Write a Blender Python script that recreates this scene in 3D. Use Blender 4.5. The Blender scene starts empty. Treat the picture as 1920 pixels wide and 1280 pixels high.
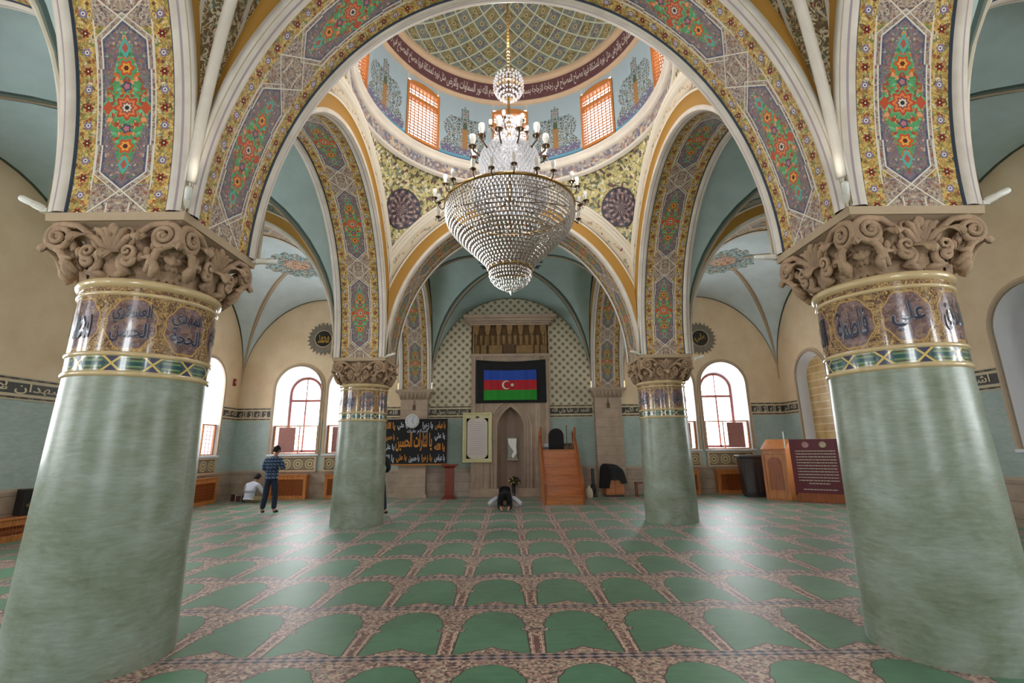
import bpy, math, random
from math import sin, cos, pi, sqrt, radians as R, atan2, hypot
from mathutils import Vector, Matrix
random.seed(7)
SC = bpy.context.scene
COL = SC.collection

# ---------------------------------------------------------------- camera, world, exposure
CAM_X, CAM_H, F_PX, PITCH, ROLL, YAW = -0.103, 1.65, 906.6, .2420, .0119, .0081
cd = bpy.data.cameras.new('camera'); cam = bpy.data.objects.new('camera', cd); COL.objects.link(cam)
cd.sensor_width = 36.0; cd.lens = F_PX / 1920 * 36.0; cd.shift_y = -25.7/1920; cd.clip_start = .05; cd.clip_end = 400
cam.matrix_world = (Matrix.Translation((CAM_X, 0, CAM_H)) @ Matrix.Rotation(-YAW, 4, 'Z') @
                    Matrix.Rotation(pi/2 + PITCH, 4, 'X') @ Matrix.Rotation(-ROLL, 4, 'Z'))
SC.camera = cam
SC.view_settings.view_transform = 'Standard'; SC.view_settings.look = 'None'
SC.view_settings.gamma = 1; SC.view_settings.use_curve_mapping = False
SC.view_settings.exposure = 1.6
SC.cycles.max_bounces = 8; SC.cycles.diffuse_bounces = 5; SC.cycles.glossy_bounces = 3
SC.cycles.transparent_max_bounces = 16; SC.cycles.sample_clamp_indirect = 6
SC.cycles.caustics_reflective = False; SC.cycles.caustics_refractive = False
wd = bpy.data.worlds.new('sky'); SC.world = wd; wd.use_nodes = True
wn = wd.node_tree.nodes; wl = wd.node_tree.links
bg = wn['Background']; bg.inputs[1].default_value = 7.0
tc = wn.new('ShaderNodeTexCoord'); sp = wn.new('ShaderNodeSeparateXYZ'); cr = wn.new('ShaderNodeValToRGB')
wl.new(tc.outputs['Generated'], sp.inputs[0]); wl.new(sp.outputs[2], cr.inputs[0]); wl.new(cr.outputs[0], bg.inputs[0])
cr.color_ramp.elements[0].color = (.80, .82, .80, 1); cr.color_ramp.elements[0].position = 0.0
cr.color_ramp.elements[1].color = (.86, .93, 1, 1); cr.color_ramp.elements[1].position = .6

# ---------------------------------------------------------------- plan of the hall (metres; camera at the origin, mihrab wall towards +Y)
CX = 3.5516            # column lines at x = -CX, CX
Y1, Y2 = 4.52, 11.62   # column lines in y
YB, YR, XW = 17.8, -1.5, 9.925   # mihrab wall, wall behind the camera, side walls
HS = 3.70              # springing, top of the abaci
AW = .605              # half width of the arches
NX = CX - AW           # nave half width

# ---------------------------------------------------------------- node expression helper
class F:
    def __init__(s, n, v): s.n, s.v = n, v
    def _m(s, op, *a): return s.n.math(op, s, *a)
    def __add__(s, o): return s._m('ADD', o)
    __radd__ = __add__
    def __sub__(s, o): return s._m('SUBTRACT', o)
    def __rsub__(s, o): return s.n.math('SUBTRACT', o, s)
    def __mul__(s, o): return s._m('MULTIPLY', o)
    __rmul__ = __mul__
    def __truediv__(s, o): return s._m('DIVIDE', o)
    def __neg__(s): return s._m('MULTIPLY', -1.0)
    def abs(s): return s._m('ABSOLUTE')
    def sin(s): return s._m('SINE')
    def cos(s): return s._m('COSINE')
    def fract(s): return s._m('FRACT')
    def floor(s): return s._m('FLOOR')
    def sqrt(s): return s._m('SQRT')
    def min(s, o): return s._m('MINIMUM', o)
    def max(s, o): return s._m('MAXIMUM', o)
    def lt(s, o): return s._m('LESS_THAN', o)
    def gt(s, o): return s._m('GREATER_THAN', o)
    def atan2(s, o): return s._m('ARCTAN2', o)
    def per(s, p): return ((s / p).fract() - .5) * p      # centred periodic coordinate
    def line(s, w): return s.abs().lt(w)

class N:
    def __init__(s, m):
        s.m = m; s.t = m.node_tree; s._c = {}
    def node(s, ty): return s.t.nodes.new(ty)
    def link(s, a, b): s.t.links.new(a, b)
    def put(s, sock, v):
        if isinstance(v, F): v = v.v
        if isinstance(v, (int, float)): sock.default_value = v
        elif isinstance(v, (tuple, list)): sock.default_value = (*v[:3], 1) if len(sock.default_value) == 4 else v
        else: s.link(v, sock)
    def math(s, op, *a):
        nd = s.node('ShaderNodeMath'); nd.operation = op
        for i, x in enumerate(a): s.put(nd.inputs[i], x)
        return F(s, nd.outputs[0])
    def coords(s, kind):
        if kind not in s._c:
            if kind == 'world': o = s.node('ShaderNodeNewGeometry').outputs['Position']
            else: o = s.node('ShaderNodeTexCoord').outputs[{'uv': 'UV', 'obj': 'Object'}[kind]]
            sx = s.node('ShaderNodeSeparateXYZ'); s.link(o, sx.inputs[0])
            s._c[kind] = (o, F(s, sx.outputs[0]), F(s, sx.outputs[1]), F(s, sx.outputs[2]))
        return s._c[kind]
    def noise(s, vec, scale, detail=3, rough=.55, out='Fac', dist=0):
        nd = s.node('ShaderNodeTexNoise'); s.put(nd.inputs['Vector'], vec); nd.inputs['Scale'].default_value = scale
        nd.inputs['Detail'].default_value = detail; nd.inputs['Roughness'].default_value = rough; nd.inputs['Distortion'].default_value = dist
        return F(s, nd.outputs[out])
    def voro(s, vec, scale, feat='F1', out='Distance', rnd=1.0):
        nd = s.node('ShaderNodeTexVoronoi'); nd.feature = feat; s.put(nd.inputs['Vector'], vec)
        nd.inputs['Scale'].default_value = scale; nd.inputs['Randomness'].default_value = rnd
        return F(s, nd.outputs[out])
    def vec(s, x, y, z=0.0):
        nd = s.node('ShaderNodeCombineXYZ')
        for i, q in enumerate((x, y, z)): s.put(nd.inputs[i], q)
        return nd.outputs[0]
    def mix(s, f, a, b, bt='MIX'):
        nd = s.node('ShaderNodeMix'); nd.data_type = 'RGBA'; nd.blend_type = bt
        s.put(nd.inputs[0], f); s.put(nd.inputs[6], a); s.put(nd.inputs[7], b)
        return nd.outputs[2]
    def ramp(s, f, stops, interp='LINEAR'):
        nd = s.node('ShaderNodeValToRGB'); nd.color_ramp.interpolation = interp
        e = nd.color_ramp.elements
        while len(e) < len(stops): e.new(.5)
        for i, (p, c) in enumerate(stops): e[i].position = p; e[i].color = (*c, 1)
        s.put(nd.inputs[0], f); return nd.outputs[0]
    def chan(s, col):
        nd = s.node('ShaderNodeSeparateColor'); s.put(nd.inputs[0], col)
        return F(s, nd.outputs[0]), F(s, nd.outputs[1]), F(s, nd.outputs[2])

def srgb(r, g, b):
    return tuple(((c/255)/12.92 if c/255 <= .04045 else ((c/255+.055)/1.055)**2.4) for c in (r, g, b))

def material(name, fn=None, color=(.5, .5, .5), rough=.6, metal=0.0, bump=0.0, emit=None, spec=.5, sheen=0, coat=0):
    m = bpy.data.materials.new(name); m.use_nodes = True
    b = m.node_tree.nodes['Principled BSDF']
    n = N(m); b.inputs['Roughness'].default_value = rough; b.inputs['Metallic'].default_value = metal
    b.inputs['Specular IOR Level'].default_value = spec; b.inputs['Coat Weight'].default_value = coat
    if sheen: b.inputs['Sheen Weight'].default_value = sheen; b.inputs['Sheen Roughness'].default_value = .4
    h = None
    if fn:
        r = fn(n)
        if isinstance(r, dict):
            color = r['c']; h = r.get('h')
            if 'r' in r: n.put(b.inputs['Roughness'], r['r'])
        else: color = r
    n.put(b.inputs['Base Color'], color)
    if emit: n.put(b.inputs['Emission Color'], emit[0]); b.inputs['Emission Strength'].default_value = emit[1]
    if h is not None:
        bp = n.node('ShaderNodeBump'); bp.inputs['Strength'].default_value = bump or .4; bp.inputs['Distance'].default_value = .02
        n.put(bp.inputs['Height'], h); n.link(bp.outputs[0], b.inputs['Normal'])
    return m

def mottled(name, c, amt=.12, scale=4, rough=.6, bump=0.0, dist=0, **k):
    def fn(n):
        v = n.coords('obj')[0]; f = n.noise(v, scale, 5, .6, dist=dist)
        lo = tuple(x*(1-amt) for x in c); hi = tuple(min(1, x*(1+amt)) for x in c)
        d = {'c': n.ramp(f, [(.3, lo), (.7, hi)])}
        if bump: d['h'] = n.noise(v, scale*8, 3)
        return d
    return material(name, fn, rough=rough, bump=bump, **k)

def wood(name, c, scale=1.0, rough=.4, axis=2, coat=.2):
    def fn(n):
        o, x, y, z = n.coords('obj'); q = [x*14*scale, y*14*scale, z*14*scale]; q[axis] = (x, y, z)[axis]*1.2*scale
        f = n.noise(n.vec(*q), 1.6, 5, .6, dist=.6)
        return {'c': n.ramp(f, [(.25, tuple(v*.55 for v in c)), (.5, c), (.78, tuple(min(1, v*1.35) for v in c))]), 'h': f}
    return material(name, fn, rough=rough, bump=.08, coat=coat)

# ---------------------------------------------------------------- mesh builder
class MB:
    def __init__(s): s.v = []; s.f = []; s.uv = []; s.hasuv = False; s.sm = []
    def add(s, vs, fs, uv=None, M=None, smooth=False):
        o = len(s.v)
        for i, p in enumerate(vs):
            p = Vector(p)
            if M is not None: p = M @ p
            s.v.append(p); s.uv.append(uv[i] if uv else (0, 0))
        if uv: s.hasuv = True
        for f in fs: s.f.append([o+i for i in f]); s.sm.append(smooth)
        return s
    def box(s, x0, x1, y0, y1, z0, z1, M=None):
        return s.add([(x0, y0, z0), (x1, y0, z0), (x1, y1, z0), (x0, y1, z0), (x0, y0, z1), (x1, y0, z1), (x1, y1, z1), (x0, y1, z1)],
                     [(0, 3, 2, 1), (4, 5, 6, 7), (0, 1, 5, 4), (1, 2, 6, 5), (2, 3, 7, 6), (3, 0, 4, 7)], M=M)
    def taper(s, z0, a0, b0, z1, a1, b1, M=None):
        return s.add([(-a0, -b0, z0), (a0, -b0, z0), (a0, b0, z0), (-a0, b0, z0), (-a1, -b1, z1), (a1, -b1, z1), (a1, b1, z1), (-a1, b1, z1)],
                     [(0, 3, 2, 1), (4, 5, 6, 7), (0, 1, 5, 4), (1, 2, 6, 5), (2, 3, 7, 6), (3, 0, 4, 7)], M=M)
    def grid(s, fn, nu, nv, M=None, smooth=True, uvf=None, flip=False, closeu=False):
        vs = []; uv = []
        for j in range(nv+1):
            for i in range(nu+1):
                r = fn(i/nu, j/nv); vs.append(r[:3])
                uv.append(r[3] if len(r) > 3 else (i/nu, j/nv))
        fs = []
        for j in range(nv):
            for i in range(nu):
                a = j*(nu+1)+i; q = (a, a+1, a+nu+2, a+nu+1); fs.append(q[::-1] if flip else q)
        return s.add(vs, fs, uv, M, smooth)
    def lathe(s, prof, n=32, M=None, smooth=True, a0=0, a1=2*pi, uvr=1.0):
        L = [0]
        for i in range(1, len(prof)): L.append(L[-1]+hypot(prof[i][0]-prof[i-1][0], prof[i][1]-prof[i-1][1]))
        def fn(u, v):
            k = round(v*(len(prof)-1)); r, z = prof[k]; a = a0+(a1-a0)*u
            return (r*cos(a), r*sin(a), z, (a*uvr, z))
        return s.grid(fn, n, len(prof)-1, M, smooth)
    def tube(s, pts, r, n=8, M=None, closed=False, caps=True):
        pts = [Vector(p) for p in pts]; K = len(pts); rr = r if isinstance(r, (list, tuple)) else [r]*K
        vs = []; up = None
        for i, p in enumerate(pts):
            a = pts[(i-1) % K] if (closed or i > 0) else p; b = pts[(i+1) % K] if (closed or i < K-1) else p
            t = (b-a).normalized() if (b-a).length > 1e-9 else Vector((0, 0, 1))
            if up is None:
                up = Vector((0, 0, 1)) if abs(t.z) < .9 else Vector((1, 0, 0))
            x = t.cross(up)
            if x.length < 1e-6: x = t.orthogonal()
            x.normalize(); y = x.cross(t).normalized(); up = y
            for k in range(n):
                an = 2*pi*k/n; vs.append(p + (x*cos(an)+y*sin(an))*rr[i])
        fs = []
        for i in range(K if closed else K-1):
            for k in range(n):
                a = i*n+k; b = i*n+(k+1) % n; c = ((i+1) % K)*n+(k+1) % n; d = ((i+1) % K)*n+k
                fs.append((a, b, c, d))
        if caps and not closed: fs.append(tuple(range(n))[::-1]); fs.append(tuple((K-1)*n+k for k in range(n)))
        return s.add(vs, fs, M=M, smooth=True)
    def sphere(s, c, r, nu=12, nv=8, M=None, sc=(1, 1, 1)):
        def fn(u, v):
            a = 2*pi*u; b = pi*(v-.5)
            return (c[0]+r*sc[0]*cos(b)*cos(a), c[1]+r*sc[1]*cos(b)*sin(a), c[2]+r*sc[2]*sin(b))
        return s.grid(fn, nu, nv, M)
    def gem(s, c, rx, rz, M=None):
        x, y, z = c
        return s.add([(x-rx, y, z), (x, y-rx, z), (x+rx, y, z), (x, y+rx, z), (x, y, z+rz*.6), (x, y, z-rz)],
                     [(0, 1, 4), (1, 2, 4), (2, 3, 4), (3, 0, 4), (1, 0, 5), (2, 1, 5), (3, 2, 5), (0, 3, 5)], M=M)
    def prism(s, poly, d0, d1, M=None):
        """poly in the xz plane, extruded in y from d0 to d1 (d0 faces -Y)"""
        n = len(poly)
        vs = [(x, d0, z) for x, z in poly]+[(x, d1, z) for x, z in poly]
        fs = [tuple(range(n)), tuple(range(2*n-1, n-1, -1))]+[(i, i+n, (i+1) % n+n, (i+1) % n) for i in range(n)]
        return s.add(vs, fs, M=M)
    def build(s, name, mat, parent=None, loc=None, bevel=0, rotz=0, solid=0):
        me = bpy.data.meshes.new(name); me.from_pydata([tuple(p) for p in s.v], [], s.f)
        if s.hasuv:
            ul = me.uv_layers.new(name='UVMap'); idx = [0]*len(me.loops); me.loops.foreach_get('vertex_index', idx)
            flat = [c for i in idx for c in s.uv[i]]; ul.data.foreach_set('uv', flat)
        me.polygons.foreach_set('use_smooth', s.sm)
        if mat: me.materials.append(mat)
        me.update()
        o = bpy.data.objects.new(name, me); COL.objects.link(o)
        if parent: o.parent = parent
        if loc: o.location = loc
        o.rotation_euler.z = rotz
        if bevel:
            b = o.modifiers.new('bevel', 'BEVEL'); b.width = bevel; b.segments = 2; b.limit_method = 'ANGLE'
        if solid:
            b = o.modifiers.new('solid', 'SOLIDIFY'); b.thickness = solid
        return o

def tag(o, label=None, cat=None, group=None, kind=None):
    if label: o['label'] = label
    if cat: o['category'] = cat
    if group: o['group'] = group
    if kind: o['kind'] = kind
    return o
def thing(name, label, cat, loc=(0, 0, 0), rz=0, group=None):
    o = bpy.data.objects.new(name, None); COL.objects.link(o); o.location = loc; o.rotation_euler.z = rz
    o.empty_display_size = .1
    return tag(o, label, cat, group)
def struct(o): o['kind'] = 'structure'; return o
KIDS = {}
def copy_tree(o, parent=None, loc=None, rz=None):
    c = o.copy(); COL.objects.link(c); c.parent = parent
    if loc is not None: c.location = loc
    if rz is not None: c.rotation_euler.z = rz
    for ch in [q for q in bpy.data.objects if q.parent == o and q != c]: copy_tree(ch, c)
    return c

# ---------------------------------------------------------------- Arabic lettering
AR = {'ا': ('\uFE8D', '\uFE8E'), 'أ': ('\uFE83', '\uFE84'), 'إ': ('\uFE87', '\uFE88'), 'د': ('\uFEA9', '\uFEAA'), 'ذ': ('\uFEAB', '\uFEAC'),
      'ر': ('\uFEAD', '\uFEAE'), 'ز': ('\uFEAF', '\uFEB0'), 'و': ('\uFEED', '\uFEEE'), 'ة': ('\uFE93', '\uFE94'),
      'ب': 0xFE8F, 'ت': 0xFE95, 'ث': 0xFE99, 'ج': 0xFE9D, 'ح': 0xFEA1, 'خ': 0xFEA5, 'س': 0xFEB1, 'ش': 0xFEB5, 'ص': 0xFEB9,
      'ض': 0xFEBD, 'ط': 0xFEC1, 'ع': 0xFEC9, 'غ': 0xFECD, 'ف': 0xFED1, 'ق': 0xFED5, 'ك': 0xFED9, 'ل': 0xFEDD, 'م': 0xFEE1,
      'ن': 0xFEE5, 'ه': 0xFEE9, 'ي': 0xFEF1}
def shape_ar(t):
    out = []
    for w in t.split(' '):
        w = list(w); g = []; i = 0; prev = False
        while i < len(w):
            c = w[i]
            if c == 'ل' and i+1 < len(w) and w[i+1] in 'اأإ':
                g.append({'ا': ('\uFEFB', '\uFEFC'), 'أ': ('\uFEF7', '\uFEF8'), 'إ': ('\uFEF9', '\uFEFA')}[w[i+1]][1 if prev else 0]); prev = False; i += 2; continue
            a = AR.get(c)
            if a is None: g.append(c); prev = False
            elif isinstance(a, tuple): g.append(a[1 if prev else 0]); prev = False
            else:
                nxt = i+1 < len(w) and w[i+1] in AR
                g.append(chr(a+((3 if nxt else 1) if prev else (2 if nxt else 0)))); prev = True
            i += 1
        out.append(''.join(reversed(g)))
    return ' '.join(reversed(out))
def text_mesh(body, ext=.01, ar=True, offset=0.0, res=3):
    """filled text; returns verts (x, z), faces; bounds normalised to the origin, unit height"""
    cu = bpy.data.curves.new('t', 'FONT'); cu.body = shape_ar(body) if ar else body
    cu.resolution_u = res; cu.offset = offset; cu.fill_mode = 'BOTH'
    o = bpy.data.objects.new('t', cu); COL.objects.link(o); bpy.context.view_layer.update()
    me = bpy.data.meshes.new_from_object(o.evaluated_get(bpy.context.evaluated_depsgraph_get()))
    vs = [v.co.copy() for v in me.vertices]; fs = [tuple(p.vertices) for p in me.polygons]
    bpy.data.objects.remove(o); bpy.data.meshes.remove(me); bpy.data.curves.remove(cu)
    x0 = min(v.x for v in vs); x1 = max(v.x for v in vs); y0 = min(v.y for v in vs); y1 = max(v.y for v in vs)
    return [((v.x-x0)/(x1-x0), (v.y-y0)/(y1-y0)) for v in vs], fs, (x1-x0)/(y1-y0)
_T = {}
def add_text(mb, body, fn, ar=True, offset=0.0):
    """fn maps (u, v) in the unit box to a point"""
    k = (body, ar, offset)
    if k not in _T: _T[k] = text_mesh(body, ar=ar, offset=offset)
    vs, fs, asp = _T[k]
    mb.add([fn(u, v) for u, v in vs], fs); return asp

def flat_holes(outer, holes):
    """triangulated planar region with holes, in 2D"""
    cu = bpy.data.curves.new('t', 'CURVE'); cu.dimensions = '2D'; cu.fill_mode = 'BOTH'
    for lp in [outer]+holes:
        s = cu.splines.new('POLY'); s.points.add(len(lp)-1); s.use_cyclic_u = True
        for p, q in zip(s.points, lp): p.co = (q[0], q[1], 0, 1)
    o = bpy.data.objects.new('t', cu); COL.objects.link(o); bpy.context.view_layer.update()
    me = bpy.data.meshes.new_from_object(o.evaluated_get(bpy.context.evaluated_depsgraph_get()))
    vs = [(v.co.x, v.co.y) for v in me.vertices]; fs = [tuple(p.vertices) for p in me.polygons]
    bpy.data.objects.remove(o); bpy.data.meshes.remove(me); bpy.data.curves.remove(cu)
    return vs, fs

# ---------------------------------------------------------------- materials
OCH = srgb(206, 166, 92); PLUM = srgb(126, 108, 118); WHT = srgb(226, 220, 208); NAVY = srgb(84, 86, 112)
def m_soffit(n):
    o, x, y, _ = n.coords('uv'); ax = x.abs(); yl = y.per(1.0)*2.05; ay = yl.abs(); P = n.vec(ax, yl)
    c1 = n.chan(n.voro(P, 30, out='Color').v); d1 = n.voro(P, 30); c2 = n.chan(n.voro(P, 48, out='Color').v)
    sw = n.noise(P, 16, 3, .6, dist=1.2)
    # yellow border with small flowers and scrolls
    col = n.ramp(c1[0], [(0, srgb(214, 172, 92)), (.34, srgb(196, 150, 78)), (.52, srgb(226, 196, 120)), (.66, srgb(150, 150, 88)), (.78, srgb(160, 82, 48)), (.88, srgb(110, 70, 52)), (.95, srgb(220, 208, 186))], 'CONSTANT')
    col = n.mix((sw-.5).line(.02), col, srgb(110, 120, 70)); col = n.mix((sw-.42).line(.014), col, srgb(150, 84, 44)); col = n.mix((sw-.58).line(.014), col, srgb(232, 208, 140))
    fy = (yl+.085).per(.17); fr = ((ax-.345)*(ax-.345)+fy*fy).sqrt(); fa = fy.atan2(ax-.345)
    alt = ((yl+.085)/.34).fract().gt(.5)
    pet = fr.lt((fa*6).cos()*.008+.036)
    col = n.mix(pet, col, n.mix(alt, srgb(140, 44, 34), srgb(128, 118, 160)))
    col = n.mix(fr.lt(.02), col, n.mix(alt, srgb(60, 22, 20), srgb(230, 222, 214)))
    col = n.mix(fr.lt(.009), col, n.mix(alt, srgb(230, 210, 150), srgb(60, 60, 110)))
    # grey-lilac strap field round the medallion
    hx = (ax-.205-(ay.lt(.36))*.02).max((ax*.85+ay-.80)*.76)
    out = (ax-.262).max((ax*.85+(ay*-1.0+1.25)-.42)*-.76+0.0)
    strap = ax.lt(.262)*((hx).lt(.05).max(ay.gt(.74)))
    grey = n.ramp(c2[1], [(0, srgb(168, 146, 126)), (.4, srgb(138, 116, 116)), (.6, srgb(104, 88, 96)), (.8, srgb(196, 180, 160)), (.92, srgb(150, 90, 70))], 'CONSTANT')
    grey = n.mix((sw-.5).line(.02), grey, srgb(196, 184, 164)); col = n.mix(strap, col, grey)
    # medallion ground
    ins = hx.lt(0)
    med = n.ramp(c2[0], [(0, PLUM), (.5, srgb(110, 94, 112)), (.64, srgb(160, 104, 80)), (.76, srgb(120, 104, 120)), (.86, srgb(88, 120, 96)), (.94, srgb(200, 170, 150))], 'CONSTANT')
    med = n.mix(ins*(hx.gt(-.028)), med, NAVY)
    r = (x*x+yl*yl).sqrt(); a = yl.atan2(x)
    wreath = n.ramp(c1[1], [(0, srgb(92, 164, 108)), (.4, srgb(214, 112, 48)), (.62, srgb(186, 62, 44)), (.8, srgb(120, 196, 150)), (.92, srgb(236, 160, 110))], 'CONSTANT')
    big = (ax/.21+ay/.72).lt(1.0).max(r.lt((a*8).cos()*.03+.22))
    med = n.mix((sw-.47).line(.016), med, srgb(150, 150, 140)); med = n.mix(big, med, wreath); med = n.mix(big*(sw-.53).line(.02), med, srgb(60, 120, 84))
    def ros(med, dy, R, k, cs):
        yy = ay-dy; rr = (x*x+yy*yy).sqrt(); aa = yy.atan2(x); w = (aa*k).cos()*.14+.86
        for q, c in cs: med = n.mix(rr.lt(w*(R*q)), med, c)
        return med
    med = ros(med, 0, .145, 8, [(1, srgb(112, 176, 120)), (.86, srgb(196, 74, 46)), (.66, srgb(226, 128, 70)), (.46, srgb(150, 84, 80)), (.3, srgb(228, 222, 204)), (.17, srgb(36, 44, 50))])
    med = ros(med, .37, .10, 6, [(1, srgb(74, 168, 120)), (.8, srgb(206, 90, 44)), (.5, srgb(232, 170, 70)), (.26, srgb(90, 30, 40))])
    med = ros(med, .2, .05, 5, [(1, srgb(70, 76, 110)), (.6, srgb(190, 120, 130))])
    med = n.mix((ax/.055+(ay-.55).abs()/.10).lt(1), med, srgb(84, 178, 168))
    med = n.mix((ax/.03+(ay-.55).abs()/.05).lt(1), med, srgb(190, 90, 70))
    xx = ax-.17; med = n.mix((xx.abs()/.05+ay/.07).lt(1), med, srgb(196, 84, 52))
    col = n.mix(ins, col, med)
    # white strap lines
    ln = hx.line(.007).max((hx-.045).line(.0045)*ax.lt(.266)).max((ax-.262).line(.006)*ay.lt(.80))
    ln = ln.max((ax*.85-(ay-.80)).line(.009)*ax.lt(.27)*ay.gt(.75)).max((ax*.85-(ay*-1+1.25)+.0).line(.008)*ax.lt(.27)*ay.gt(.88))
    ln = ln.max((ax-.10).line(.006)*ay.gt(.93))
    col = n.mix(ln, col, WHT)
    col = n.mix(ax.gt(.425), col, srgb(58, 74, 92))
    return {'c': col, 'r': .5}
M_SOF = material('painted arabesque plaster', m_soffit, rough=.5, spec=.3)

def m_face(n):      # uv: x = arc length (m), y = height above the soffit (m)
    o, x, y, _ = n.coords('uv'); P = n.vec(x, y)
    c = n.chan(n.voro(P, 22, out='Color').v)
    col = n.mix(y.lt(.06), srgb(172, 128, 58), srgb(222, 214, 200))
    col = n.mix(y.gt(.285), col, srgb(224, 216, 200))
    cream = n.ramp(c[0], [(0, srgb(206, 192, 166)), (.72, srgb(176, 150, 130)), (.86, srgb(150, 160, 140)), (.94, srgb(130, 96, 96))], 'CONSTANT')
    tw = (x*9).sin()*.06+.46
    band = y.gt(.35)*y.lt(.57)
    col = n.mix(band, col, srgb(208, 196, 176))
    col = n.mix(band*(y-tw).line(.045), col, cream)
    col = n.mix((y-.345).line(.008), col, srgb(110, 96, 84))
    return col
M_FACE = material('arch face paint', m_face, rough=.6, spec=.25)
def m_bead(n):
    o, x, y, z = n.coords('uv'); f = n.noise(n.coords('obj')[0], 3, 4)
    col = n.ramp(f, [(.3, srgb(206, 196, 184)), (.7, srgb(226, 220, 210))])
    col = n.mix((x-.38).line(.035), col, srgb(168, 152, 158)); col = n.mix((x-.66).line(.025), col, srgb(176, 160, 134)); col = n.mix(x.lt(.07), col, srgb(60, 72, 88))
    return col
M_BEADS = material('striped cream moulding', m_bead, rough=.45)
M_BEAD = mottled('cream white moulding plaster', srgb(214, 206, 194), .07, 3, .45)
M_GOLD = material('gilding', color=srgb(190, 150, 72), rough=.35, metal=.5)
M_STONE = mottled('carved brown limestone', srgb(172, 144, 118), .24, 6, .8, bump=.5)
M_STONE_L = mottled('dressed beige stone', srgb(176, 156, 138), .14, 3, .7, bump=.2)
M_ABA = mottled('abacus stone', srgb(184, 162, 134), .1, 3, .7)

def vault_mat(name, style):
    def fn(n):
        o, u, v, _ = n.coords('uv'); au = u.abs(); av = v.abs(); A = 2.9
        g = (au-av).abs()*(A*.7); e = (au.max(av)*-1+1)*A; r = (u*u+v*v).sqrt()*A; a = v.atan2(u); mn = au.min(av); hh = (mn*mn*-1+1).max(0).sqrt(); ks = (hh*1.15+.12).min(1)
        base = {'mid': srgb(178, 200, 202), 'corner': srgb(202, 216, 220), 'back': srgb(170, 194, 194), 'rich': srgb(172, 188, 198)}[style]
        nz = n.noise(n.coords('obj')[0], 2.2, 4)
        col = n.ramp(nz, [(.3, tuple(q*.93 for q in base)), (.7, tuple(min(1, q*1.06) for q in base))])
        P = n.vec(u, v); vc = n.chan(n.voro(n.coords('obj')[0] if style == 'rich' else P, 30 if style == 'rich' else 60, out='Color').v)
        if style == 'rich':
            orn = n.ramp(vc[0], [(0, srgb(96, 80, 56)), (.45, srgb(120, 100, 66)), (.62, srgb(150, 140, 110)), (.74, srgb(104, 62, 46)), (.84, srgb(92, 100, 84)), (.94, srgb(170, 162, 150))], 'CONSTANT')
            band = g.lt(ks*.24).max(e.lt(hh*.15)).max(r.lt(.7))
            orn = n.mix((n.noise(n.coords('obj')[0], 9, 2, .5, dist=1.5)-.5).line(.025), orn, srgb(186, 176, 146)); col = n.mix(band, col, orn)
            col = n.mix((g-ks*.24).line(.02)*e.gt(.2), col, srgb(60, 74, 92))
            col = n.mix((e-hh*.15).line(.02)*g.gt(.24), col, srgb(60, 74, 92))
            wav = ((r*7).sin()*.09); col = n.mix(((g-.12)-wav*.7).line(.018)*g.lt(.24), col, srgb(184, 178, 164))
        else:
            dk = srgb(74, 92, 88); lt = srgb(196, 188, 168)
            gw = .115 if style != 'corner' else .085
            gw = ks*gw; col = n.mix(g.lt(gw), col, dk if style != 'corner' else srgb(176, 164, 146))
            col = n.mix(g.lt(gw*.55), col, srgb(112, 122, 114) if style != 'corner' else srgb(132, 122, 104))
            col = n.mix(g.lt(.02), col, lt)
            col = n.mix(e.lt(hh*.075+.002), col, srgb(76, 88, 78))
            leaf = (a*16).cos(); leaf2 = (a*32).cos()
            if style == 'corner':
                disc = r.lt(leaf*.05+.98)
                lace = n.ramp(vc[0], [(0, srgb(160, 186, 184)), (.35, srgb(100, 130, 140)), (.6, srgb(196, 186, 156)), (.75, srgb(78, 102, 118)), (.93, srgb(190, 130, 96))], 'CONSTANT')
                col = n.mix(disc, col, lace)
                col = n.mix(r.lt(leaf2*.04+.42), col, n.ramp(vc[1], [(0, srgb(206, 160, 126)), (.5, srgb(180, 190, 180)), (.75, srgb(150, 90, 70))], 'CONSTANT'))
                col = n.mix((r-.45-leaf2*.04).line(.02), col, srgb(80, 100, 110))
            else:
                star = r.lt(leaf*.2+1.05)
                col = n.mix(star*((r*14+leaf*1.4).sin().gt(.1)), col, srgb(64, 78, 84))
                col = n.mix(r.lt(.22), col, srgb(170, 150, 120))
        return col
    return material(name, fn, rough=.62, spec=.25)
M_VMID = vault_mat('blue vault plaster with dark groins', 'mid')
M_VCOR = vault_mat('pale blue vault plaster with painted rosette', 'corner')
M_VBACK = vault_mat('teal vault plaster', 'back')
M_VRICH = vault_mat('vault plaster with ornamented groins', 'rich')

def m_pend(n):
    P = n.coords('obj')[0]; c = n.chan(n.voro(P, 15, out='Color').v)
    col = n.ramp(c[0], [(0, srgb(206, 194, 136)), (.38, srgb(190, 180, 120)), (.52, srgb(226, 218, 186)), (.68, srgb(112, 108, 84)), (.80, srgb(140, 148, 128)), (.9, srgb(112, 84, 84))], 'CONSTANT')
    sw = n.noise(P, 7, 2, .5, dist=2.0)
    col = n.mix((sw-.5).line(.02), col, srgb(96, 92, 74))
    return col
M_PEND = material('yellow arabesque plaster', m_pend, rough=.6, spec=.25)
def m_band(n):
    o, x, y, _ = n.coords('uv'); P = n.vec(x, y*1.0); c = n.chan(n.voro(P, 16, out='Color').v)
    return n.ramp(c[0], [(0, srgb(150, 142, 140)), (.35, srgb(116, 108, 116)), (.55, srgb(184, 172, 150)), (.75, srgb(96, 104, 128)), (.88, srgb(160, 120, 100))], 'CONSTANT')
M_RING = material('grey arabesque ring', m_band, rough=.6)
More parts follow.
